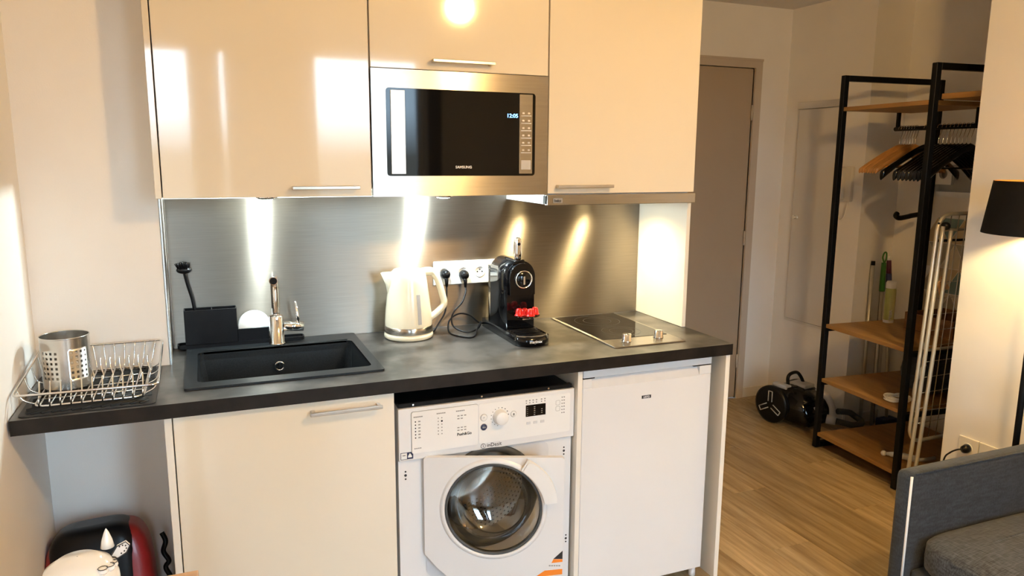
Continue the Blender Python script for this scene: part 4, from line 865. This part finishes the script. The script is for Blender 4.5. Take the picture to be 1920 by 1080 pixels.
# hangers: hook over the rod, body across it
def hanger(kind, label, group):
    t = thing('coat_hanger', label, 'hanger', (0, 0, 0), 0, group)
    hk = [(0.0, 0, -0.078), (0, 0, -0.030)]+[(0.014*math.sin(a), 0, -0.001+0.0145-0.0145+0.014*math.cos(a)) for a in [PI*1.0-0.35, ]][:0]
    hk = [(0, 0, -0.080), (0.001, 0, -0.052), (0.010, 0, -0.028), (0.0155, 0, -0.006), (0.0135, 0, 0.006), (0.0065, 0, 0.0138), (-0.002, 0, 0.0142), (-0.0105, 0, 0.0085), (-0.0145, 0, -0.002)]
    B().tube(spline(hk, 3), 0.0017, 8).build('hook', 'chrome', t, local=True)
    m = 'hangwood' if kind == 'wood' else 'blackgloss'
    W_ = 0.225 if kind == 'wood' else 0.235; dz = 0.115 if kind == 'wood' else 0.135
    b = B(); N = 24; R_ = []
    for i in range(N+1):
        u = -1+2*i/N; zc = -0.095-dz*abs(u)**1.25; hz = 0.019-0.006*abs(u) if kind == 'wood' else 0.018+0.006*max(0, abs(u)-0.7)/0.3; hy = 0.0046+(0.005 if kind == 'black' else 0.0022)*max(0, abs(u)-0.55)/0.45
        yo = 0.010*abs(u)**2
        R_.append([b.bm.verts.new((u*W_, yo+hy*math.cos(a), zc+hz*math.sin(a))) for a in [2*PI*k/10 for k in range(10)]])
    for a, c in zip(R_, R_[1:]):
        for k in range(10):
            f = b.bm.faces.new((a[k], a[(k+1) % 10], c[(k+1) % 10], c[k])); f.smooth = True
    b.bm.faces.new(R_[0][::-1]); b.bm.faces.new(R_[-1]); b.build('shoulder', m, t, local=True)
    if kind == 'wood': B().tube([(-W_*0.82, 0.006, -0.095-dz*0.80), (W_*0.82, 0.006, -0.095-dz*0.80)], 0.0045, 8).build('trouser_bar', m, t, local=True)
    else: B().tube([(-W_*0.75, 0.005, -0.095-dz*0.72), (W_*0.75, 0.005, -0.095-dz*0.72)], 0.0035, 8).build('trouser_bar', m, t, local=True)
    return t
GW, GB = 'wooden hangers at the far end of the rod', 'black hangers on the rod'
wh = hanger('wood', 'wooden coat hanger bunched at the far end of the rod', GW); bh = hanger('black', 'black coat hanger bunched in the near half of the rod', GB)
def hang(proto, ly, first, rz, label=None):
    p = RM @ Vector((0.327, ly, 1.697)); 
    if first: proto.location = p; proto.rotation_euler = (0, 0, rz); 
    else: proto = dup(proto, p, rz)
    if label: proto['label'] = label
for i in range(7):
    ly = 0.498-i*0.0165; hang(wh, ly, i == 0, RA-0.01+0.006*i, {0: 'wooden coat hanger hung farthest back on the rod', 6: 'wooden coat hanger nearest the black hangers'}.get(i, 'wooden coat hanger in the middle of the wooden bunch'))
for i, ly in enumerate((0.340, 0.262, 0.236, 0.213, 0.191, 0.170, 0.149, 0.128, 0.106, 0.084)):
    hang(bh, ly, i == 0, RA-0.02+0.006*i, {0: 'black coat hanger hung alone next to the wooden hangers', 9: 'black coat hanger nearest the right end of the rod'}.get(i, 'black coat hanger bunched in the near half of the rod'))
# things on the shelves
def onrack(lx, ly, z): return RM @ Vector((lx, ly, z))
p = Vector((3.500, 0.150, 0.6885))
t = thing('spray_can', 'green and white aerosol can on the middle rack shelf', 'spray can', p)
B().lathe([(0.001, 0.0005), (0.025, 0.0005), (0.026, 0.004), (0.026, 0.160), (0.0255, 0.175), (0.024, 0.185)], p, 28).build('can', 'can', t)
B().lathe([(0.026, 0.1855), (0.0262, 0.212), (0.022, 0.222), (0.012, 0.224), (0.001, 0.219)], p, 28).build('cap', 'whitepl', t)
B().lathe([(0.0262, 0.001), (0.0264, 0.014), (0.0262, 0.016)], p, 28).build('base_band', 'whitepl', t)
text('FEBR', 0.026, (p.x-0.010, p.y-0.0265, p.z+0.018), 'whiteink', t, rot=(PI/2, -PI/2, 0), bold=0.0006)
t = thing('cable_coil', 'coiled white cable on the lower rack shelf', 'cable', (3.20, -0.19, 0.3935))
pts = []
for i in range(150):
    a = 2*PI*i/25; k = i/150; r = 0.050+0.014*math.sin(i*0.37); pts.append((3.215+r*math.cos(a)+0.006*math.sin(i*0.11), -0.180+0.85*r*math.sin(a), 0.398+0.016*k+0.002*math.sin(i*0.9)))
B().tube(pts, 0.0034, 8).build('cord', 'cable', t)
B().box((3.262, -0.232, 0.3936), (3.282, -0.212, 0.408), 0.003).build('connector', 'whitepl', t)
t = thing('white_brush', 'white plastic brush lying on the bottom rack shelf', 'brush', (3.24, -0.20, 0.0915))
B().tube([(3.300, -0.262, 0.108), (3.265, -0.215, 0.110), (3.235, -0.170, 0.108), (3.222, -0.150, 0.106)], [0.016, 0.016, 0.013, 0.008], 16).build('body', 'whitepl', t)
B().ball((3.214, -0.140, 0.106), 0.0135).build('tip', 'whitepl', t)
B().tube([(3.302, -0.265, 0.107), (3.345, -0.272, 0.104), (3.40, -0.275, 0.104)], 0.009, 12).build('handle', 'greypl', t)
bag = superbox(3.50, -0.14, 0.3936, 0.16, 0.10, 0.12, 3.0, 28, 12)
for v in bag.bm.verts: v.co += Vector((random.uniform(-.006, .006), random.uniform(-.006, .006), random.uniform(-.003, 0.004) if v.co.z > 0.40 else 0))
tag(origin(bag.build('cloth_bag', 'blackcloth'), (3.50, -0.14, 0.3935)), 'dark soft bag on the lower shelf behind the clothes airer', 'bag')
t = thing('wooden_tray', 'low brown wooden tray on the middle rack shelf', 'tray', (3.60, -0.12, 0.6885))
b = B(); b.box((3.46, -0.25, 0.6887), (3.74, 0.02, 0.694)); b.build('bottom', 'boxwood', t)
for a, c in (((3.46, -0.25), (3.74, -0.242)), ((3.46, 0.012), (3.74, 0.02)), ((3.46, -0.242), (3.468, 0.012)), ((3.732, -0.242), (3.74, 0.012))): B().box((a[0], a[1], 0.6942), (c[0], c[1], 0.775), 0.001, 1).build('side', 'boxwood', t)
# cleaning tools leaning in the alcove corner
def tool(name, label, x, y, h, parts, cat, lean_=(0.0, 0.0)):
    t = thing(name, label, cat, (x, y, 0))
    for nm, z0, z1, r0, r1, m in parts:
        f0, f1 = z0/h, z1/h; B().cyl((x+lean_[0]*f0, y+lean_[1]*f0, z0), (x+lean_[0]*f1, y+lean_[1]*f1, z1), r0, r1, 14).build(nm, m, t)
    return t
tool('mop_pole', 'thin bare metal mop pole nearest the alcove corner', 3.652, 0.405, 0.98, [('pole', 0.003, 0.95, 0.010, 0.010, 'alu'), ('end_cap', 0.951, 0.975, 0.012, 0.011, 'black')], 'pole', (0.012, 0.020))
t = tool('squeegee', 'cleaning pole with a green looped handle in the alcove', 3.712, 0.375, 1.0, [('pole', 0.003, 0.80, 0.009, 0.009, 'alu'), ('grip', 0.801, 0.965, 0.016, 0.013, 'green')], 'squeegee', (0.012, 0.030))
B().tube(spline([(3.724, 0.4045, 0.966), (3.711, 0.404, 0.995), (3.721, 0.404, 1.022), (3.737, 0.404, 1.020), (3.738, 0.404, 0.985), (3.727, 0.4045, 0.966)], 4), 0.0045, 8).build('loop', 'green', t)
t = tool('broom', 'broom with dark blue and purple handle in the alcove', 3.785, 0.335, 1.0, [('pole', 0.06, 0.78, 0.009, 0.009, 'alu'), ('grip', 0.781, 0.90, 0.018, 0.015, 'bluepl'), ('grip_top', 0.901, 0.975, 0.0145, 0.012, 'purple'), ('end_knob', 0.976, 1.000, 0.011, 0.008, 'whitepl')], 'broom', (-0.012, 0.080))
B().box((3.72, 0.30, 0.002), (3.832, 0.36, 0.0595), 0.006).build('head', 'bluepl', t)
tool('dustpan_pole', 'dark slim cleaning pole between the green and blue handles', 3.748, 0.405, 0.96, [('pole', 0.003, 0.90, 0.011, 0.011, 'black'), ('end_cap', 0.901, 0.945, 0.012, 0.009, 'greypl')], 'pole', (0.004, 0.025))
t = thing('metal_bar', 'black bar with rounded tip behind the rack post', 'bar', (3.63, 0.30, 1.25))
B().tube(spline([(3.568, 0.215, 1.262), (3.556, 0.212, 1.250), (3.575, 0.206, 1.238), (3.63, 0.205, 1.243), (3.66, 0.205, 1.248), (3.712, 0.205, 1.253)], 5), 0.0135, 14).build('bar', 'black', t)
# framed holder on the alcove back wall
XA = 3.84
t = thing('wall_holder', 'white framed plastic holder with holed bracket on the alcove wall', 'holder', (XA, 0.08, 1.37))
o_ = rrect(-0.07, 1.350, 0.215, 1.535, 0.02, 4); i_ = rrect(-0.050, 1.378, 0.190, 1.520, 0.012, 4)
B().ringprism(o_, i_, XA-0.040, XA-0.0005, 'X').build('frame', 'whitepl', t)
B().prism(rrect(-0.049, 1.379, 0.189, 1.519, 0.012, 4), XA-0.012, XA-0.001, 'X').build('panel', 'greypl', t)
o_, i_ = star_ring((0.135, 1.470), 0.024, [(0.085, 1.415), (0.175, 1.415), (0.175, 1.545), (0.085, 1.475)]); B().ringprism(o_, i_, XA-0.060, XA-0.0405, 'X').build('bracket', 'whitepl', t)
B().cyl((XA-0.0402, 0.205, 1.395), (XA-0.046, 0.205, 1.395), 0.008, seg=14).build('screw', 'greypl', t)
# triangle stickers on the alcove back wall
t = thing('wall_stickers', 'triangle pattern wall decoration in teal, tan and grey behind the airer', 'wall decoration', (XA, -0.1, 0.7))
tc_ = ['tri_tan', 'tri_cream', 'tri_teal', 'tri_grey', 'tri_tan', 'tri_cream', 'tri_grey']; S_ = 0.155; k = 0
for r in range(5):
    for c in range(9):
        y0 = 0.30-c*S_/2-(S_/4 if r % 2 else 0); z0 = 0.70+r*S_*0.866
        if c % 2: tri = [(y0, z0+S_*0.866), (y0-S_, z0+S_*0.866), (y0-S_/2, z0)]
        else: tri = [(y0, z0), (y0-S_, z0), (y0-S_/2, z0+S_*0.866)]
        if z0+S_*0.866 > 1.349: continue
        cy_, cz_ = sum(p_[0] for p_ in tri)/3, sum(p_[1] for p_ in tri)/3
        tri = [(cy_+(a-cy_)*0.97, cz_+(b_-cz_)*0.97) for a, b_ in tri]
        B().prism(tri, XA-0.0012, XA-0.0003, 'X').build('triangle', tc_[(k*5+r*3) % 7], t); k += 1
# folded clothes airer between rack and right wall
t = thing('clothes_airer', 'folded metal clothes airer standing between rack and right wall', 'airer', (3.20, -0.42, 0))
yA = -0.405
pl = lambda x, z, r=0.07: None
def rr_path(x0, z0, x1, z1, r, y, tilt=0.045):
    P = rrect(x0, z0, x1, z1, r, 6); return [(u+tilt*v, y, v) for u, v in P]
B().tube(rr_path(3.028, 0.285, 3.45, 1.312, 0.07, yA), 0.0085, 12, True).build('wing_frame', 'alu', t)
B().tube(rr_path(3.060, 0.70, 3.44, 1.24, 0.05, yA+0.022), 0.0065, 12, True).build('inner_frame', 'alu', t)
for i in range(7):
    x = 3.105+i*0.048; B().tube([(x+0.045*0.293, yA, 0.293), (x+0.045*1.305, yA, 1.305)], 0.0023, 6).build('wire', 'wire', t)
for i in range(10):
    z = 0.36+i*0.072; B().tube([(3.075+0.045*z, yA+0.016, z), (3.42+0.045*z, yA+0.016, z)], 0.0020, 6).build('cross_wire', 'wire', t)
B().tube([(3.095, yA+0.010, 1.195), (3.49, yA+0.010, 1.195)], 0.006, 8).build('cross_bar', 'black', t)
for dx, dy, zt_ in ((0.0, -0.024, 1.262), (0.030, -0.040, 1.245)):
    B().tube(spline([(3.088+dx, yA+dy, zt_), (3.066+dx, yA+dy, 0.80), (3.040+dx*0.8, yA+dy, 0.30), (3.022+dx*0.8, yA+dy, 0.085), (3.030+dx*0.8, yA+dy, 0.03), (3.060+dx*0.8, yA+dy, 0.010), (3.40, yA+dy, 0.010)], 5), 0.0085, 12).build('leg', 'alu', t)
B().tube(spline([(3.062, yA+0.012, 0.50), (3.066, yA+0.012, 0.56), (3.095, yA+0.010, 0.62), (3.105, yA+0.008, 0.64)], 4), 0.0075, 10).build('brace', 'whitepl', t)
B().ball((3.106, yA-0.020, 1.262), 0.018, (1, 1.2, 1)).build('joint', 'black', t)
B().ball((3.088, yA-0.002, 1.272), 0.006, u=10, v=8).build('rivet', 'black', t)
def peg(x, z, a, label):
    t = thing('clothes_peg', label, 'clothes peg', (x, yA-0.008, z), 0, 'wooden clothes pegs on the airer')
    m = Matrix.Translation((x, yA-0.010, z)) @ Matrix.Rotation(a, 4, 'Y')
    for s_ in (-1, 1): B().box((-0.036, -0.005, s_*0.0042-0.0035), (0.036, 0.005, s_*0.0042+0.0035), 0.0012, 1).build('half', 'pegwood', t, xf=m)
    B().cyl((0.004, -0.0065, 0), (0.004, 0.0065, 0), 0.0042, seg=10).build('spring', 'wire', t, xf=m)
peg(3.152, 1.010, math.radians(48), 'wooden clothes peg clipped to the airer, upper of two'); peg(3.128, 0.985, math.radians(68), 'wooden clothes peg clipped to the airer, lower of two')

# vacuum cleaner
vx, vy = 3.335, 0.625
t = thing('vacuum_cleaner', 'black canister vacuum cleaner on the floor beside the rack', 'vacuum cleaner', (vx, vy, 0))
VM = Matrix.Translation((vx, vy, 0)) @ Matrix.Rotation(math.radians(10), 4, 'Z')
b = B(); n_ = 13
prof = [(-0.205, 0.045), (-0.19, 0.10), (-0.155, 0.175), (-0.09, 0.218), (-0.01, 0.228), (0.08, 0.215), (0.13, 0.16), (0.145, 0.09), (0.13, 0.035), (-0.18, 0.028)]
b.prism(prof, -0.105, 0.105, 'X', False); bmesh.ops.bevel(b.bm, geom=b.bm.edges[:], offset=0.014, segments=2, affect='EDGES')
for f in b.bm.faces: f.smooth = True
b.build('body', 'blackgloss', t, xf=VM)
for s_ in (-1, 1):
    wl = B().lathe([(0.105, 0.0), (0.112, 0.010), (0.110, 0.030), (0.095, 0.036), (0.001, 0.036)] if s_ > 0 else [(0.105, 0.0), (0.112, -0.010), (0.110, -0.030), (0.095, -0.036), (0.001, -0.036)], (s_*0.106, 0.045, 0.1135), 40, 'X').build('wheel', 'black', t, xf=VM)
    for k in range(3):
        a = PI/2+k*2*PI/3; c, s2 = math.cos(a), math.sin(a); sp_ = B(); xx = s_*(0.1425)
        for off in (-0.013, 0.013):
            p0 = Vector((xx, 0.045+c*0.018-s2*off, 0.1135+s2*0.018+c*off)); p1 = Vector((xx, 0.045+c*0.080-s2*off, 0.1135+s2*0.080+c*off)); sp_.tube([p0, p1], 0.0032, 6)
        sp_.tube([(xx, 0.045+c*0.080-s2*-0.013, 0.1135+s2*0.080+c*-0.013), (xx, 0.045+c*0.080-s2*0.013, 0.1135+s2*0.080+c*0.013)], 0.0032, 6)
        sp_.build('spoke', 'greypl', wl, xf=VM)
B().tube(spline([(-0.045, 0.0, 0.222), (-0.052, 0.0, 0.275), (-0.025, 0.0, 0.296), (0.030, 0.0, 0.294), (0.058, -0.01, 0.262), (0.070, -0.02, 0.226)], 5), 0.010, 12).build('handle', 'black', t, xf=VM)
B().box((-0.098, -0.03, 0.212), (-0.050, 0.075, 0.236), 0.008, 3).build('side_cap', 'greypl', t, xf=VM)
B().box((0.0, -0.085, 0.214), (0.09, 0.03, 0.238), 0.008, 3).build('top_cap', 'greypl', t, xf=VM)
B().tube(spline([(0.085, -0.10, 0.205), (0.098, -0.165, 0.175), (0.102, -0.20, 0.115), (0.085, -0.212, 0.060)], 5), [0.020]*8+[0.018]*8, 12).build('bin_trim', 'lightgrey', t, xf=VM)
B().tube([(-0.03, -0.175, 0.14), (-0.015, -0.205, 0.075)], 0.006, 8).build('front_trim', 'greypl', t, xf=VM)
B().cyl((0.055, -0.200, 0.062), (0.078, -0.245, 0.058), 0.027, 0.024, 18).build('hose_collar', 'lightgrey', t, xf=VM)
_h0 = VM @ Vector((0.078, -0.245, 0.058)); hs = spline([_h0, _h0+Vector((0.035, -0.02, -0.008)), Vector((3.53, 0.345, 0.042)), Vector((3.585, 0.340, 0.042)), Vector((3.622, 0.372, 0.046)), Vector((3.618, 0.412, 0.060)), Vector((3.58, 0.425, 0.085)), Vector((3.50, 0.430, 0.100))], 12)
B().tube(hs, [0.0165 if i % 2 else 0.0185 for i in range(len(hs))], 12).build('hose', 'rubber', t)

# ================================================================== RIGHT WALL: sockets, lamp, sofa
XP = 3.05
def wall_socket(y0, label):
    t = thing('wall_socket', label, 'socket', (XP, y0-0.043, 0.36), 0, 'cream wall sockets above the sofa arm')
    B().box((XP-0.009, y0-0.086, 0.315), (XP-0.0004, y0, 0.405), 0.002).build('plate', 'creamedge', t)
    rg = B().lathe([(0.0225, XP-0.0092), (0.0225, XP-0.0115), (0.0195, XP-0.0115), (0.019, XP-0.0094), (0.001, XP-0.0094)], (0, y0-0.043, 0.360), 28, 'X').build('socket', 'creamedge', t)
    for dy in (-0.0095, 0.0095): B().cyl((XP-0.0096, y0-0.043+dy, 0.36), (XP-0.0104, y0-0.043+dy, 0.36), 0.003, seg=10).build('contact', 'black', rg)
    B().cyl((XP-0.0096, y0-0.043, 0.369), (XP-0.016, y0-0.043, 0.369), 0.0024, seg=10).build('earth_pin', 'chrome', rg)
wall_socket(-0.640, 'cream wall socket with a black plug in it'); wall_socket(-0.730, 'cream wall socket partly hidden behind the sofa arm')
t = thing('lamp_plug', 'black plug and cord of the floor lamp in the wall socket', 'cable', (XP-0.02, -0.683, 0.36))
B().lathe([(0.001, XP-0.012), (0.0165, XP-0.012), (0.0175, XP-0.020), (0.015, XP-0.034), (0.001, XP-0.040)], (0, -0.683, 0.360), 24, 'X').build('plug', 'black', t)
B().tube(spline([(XP-0.030, -0.683, 0.360), (XP-0.050, -0.668, 0.356), (XP-0.062, -0.645, 0.335), (XP-0.064, -0.625, 0.300), (XP-0.068, -0.62, 0.20), (XP-0.075, -0.66, 0.03), (XP-0.10, -0.76, 0.006), (2.90, -0.86, 0.006)], 6), 0.0034, 8).build('cord', 'black', t)
LX, LYY = 2.862, -0.985
t = thing('floor_lamp', 'floor lamp with black drum shade behind the sofa arm', 'lamp', (LX, LYY, 0))
B().lathe([(0.001, 0.001), (0.125, 0.001), (0.125, 0.014), (0.115, 0.020), (0.012, 0.024)], (LX, LYY+0.09, 0), 40).build('base', 'blackmet', t) if False else B().lathe([(0.001, 0.001), (0.045, 0.001), (0.045, 0.018), (0.012, 0.024)], (LX, LYY, 0), 40).build('base', 'blackmet', t)
B().cyl((LX, LYY, 0.0235), (LX, LYY, 1.33), 0.011, seg=16).build('pole', 'blackmet', t)
B().lathe([(0.187, 1.288), (0.1645, 1.472)], (LX, LYY, 0), 56).build('shade', 'shade', t)
B().lathe([(0.1855, 1.2885), (0.163, 1.4715)], (LX, LYY, 0), 56).build('shade_lining', 'gold', t)
sr = B()
for k in range(3):
    a = 2*PI*k/3+0.4; sr.tube([(LX, LYY, 1.335), (LX+0.1845*math.cos(a), LYY+0.1845*math.sin(a), 1.300)], 0.0018, 6)
sr.build('shade_ring', 'blackmet', t)
B().cyl((LX, LYY, 1.3305), (LX, LYY, 1.362), 0.014, seg=14).build('bulb_holder', 'black', t)
B().lathe([(0.110, 1.4305), (0.110, 1.4325), (0.001, 1.4345)], (LX, LYY, 0), 36, capb=True).build('uplight_blocker', 'gold', t)  # disc added above the bulb to block its upward light
B().ball((LX, LYY, 1.392), 0.028).build('bulb', 'bulb', t)
# sofa
t = thing('sofa', 'charcoal fabric sofa with white piping along the right wall', 'sofa', (2.62, -1.85, 0))
SYF, SYN = -1.045, -2.70
def arm(y0, y1): return B().box((2.190, y0, 0.06), (3.035, y1, 0.556), 0.022, 4).build('arm', 'sofa', t)
arm(-1.102, -1.040); arm(SYN, SYN+0.062)
B().box((2.225, SYN+0.063, 0.075), (3.035, -1.103, 0.225), 0.012, 3).build('seat_base', 'sofa', t)
B().box((2.86, SYN+0.063, 0.226), (3.035, -1.103, 0.80), 0.04, 4).build('back', 'sofa', t)
def cushion(y0, y1):
    b = superbox((2.207+2.855)/2, (y0+y1)/2, 0.2265, (2.855-2.207)/2, (y1-y0)/2, 0.060, 7.0, 64, 16)
    for v in b.bm.verts:
        if v.co.z > 0.30: v.co.z += 0.030*max(0, 1-((v.co.x-2.545)/0.31)**2)*max(0, 1-((v.co.y-(y0+y1)/2)/((y1-y0)/2))**2)
    b.build('seat_cushion', 'sofa2', t)
ym = (SYN+0.063-1.103)/2; cushion(ym+0.002, -1.105); cushion(SYN+0.065, ym-0.002)
B().tube([(2.199, -1.0965, 0.085), (2.199, -1.0965, 0.545)], 0.0042, 8).build('piping', 'piping', t)
B().tube([(2.215, -1.0985, 0.5515), (3.02, -1.0985, 0.5515)], 0.003, 8).build('seam', 'sofa', t)
for x in (2.24, 2.98):
    for y in (SYN+0.03, -1.07): B().cyl((x, y, 0.001), (x, y, 0.062), 0.016, 0.020, 14).build('leg', 'black', t)
bpy.context.view_layer.update()
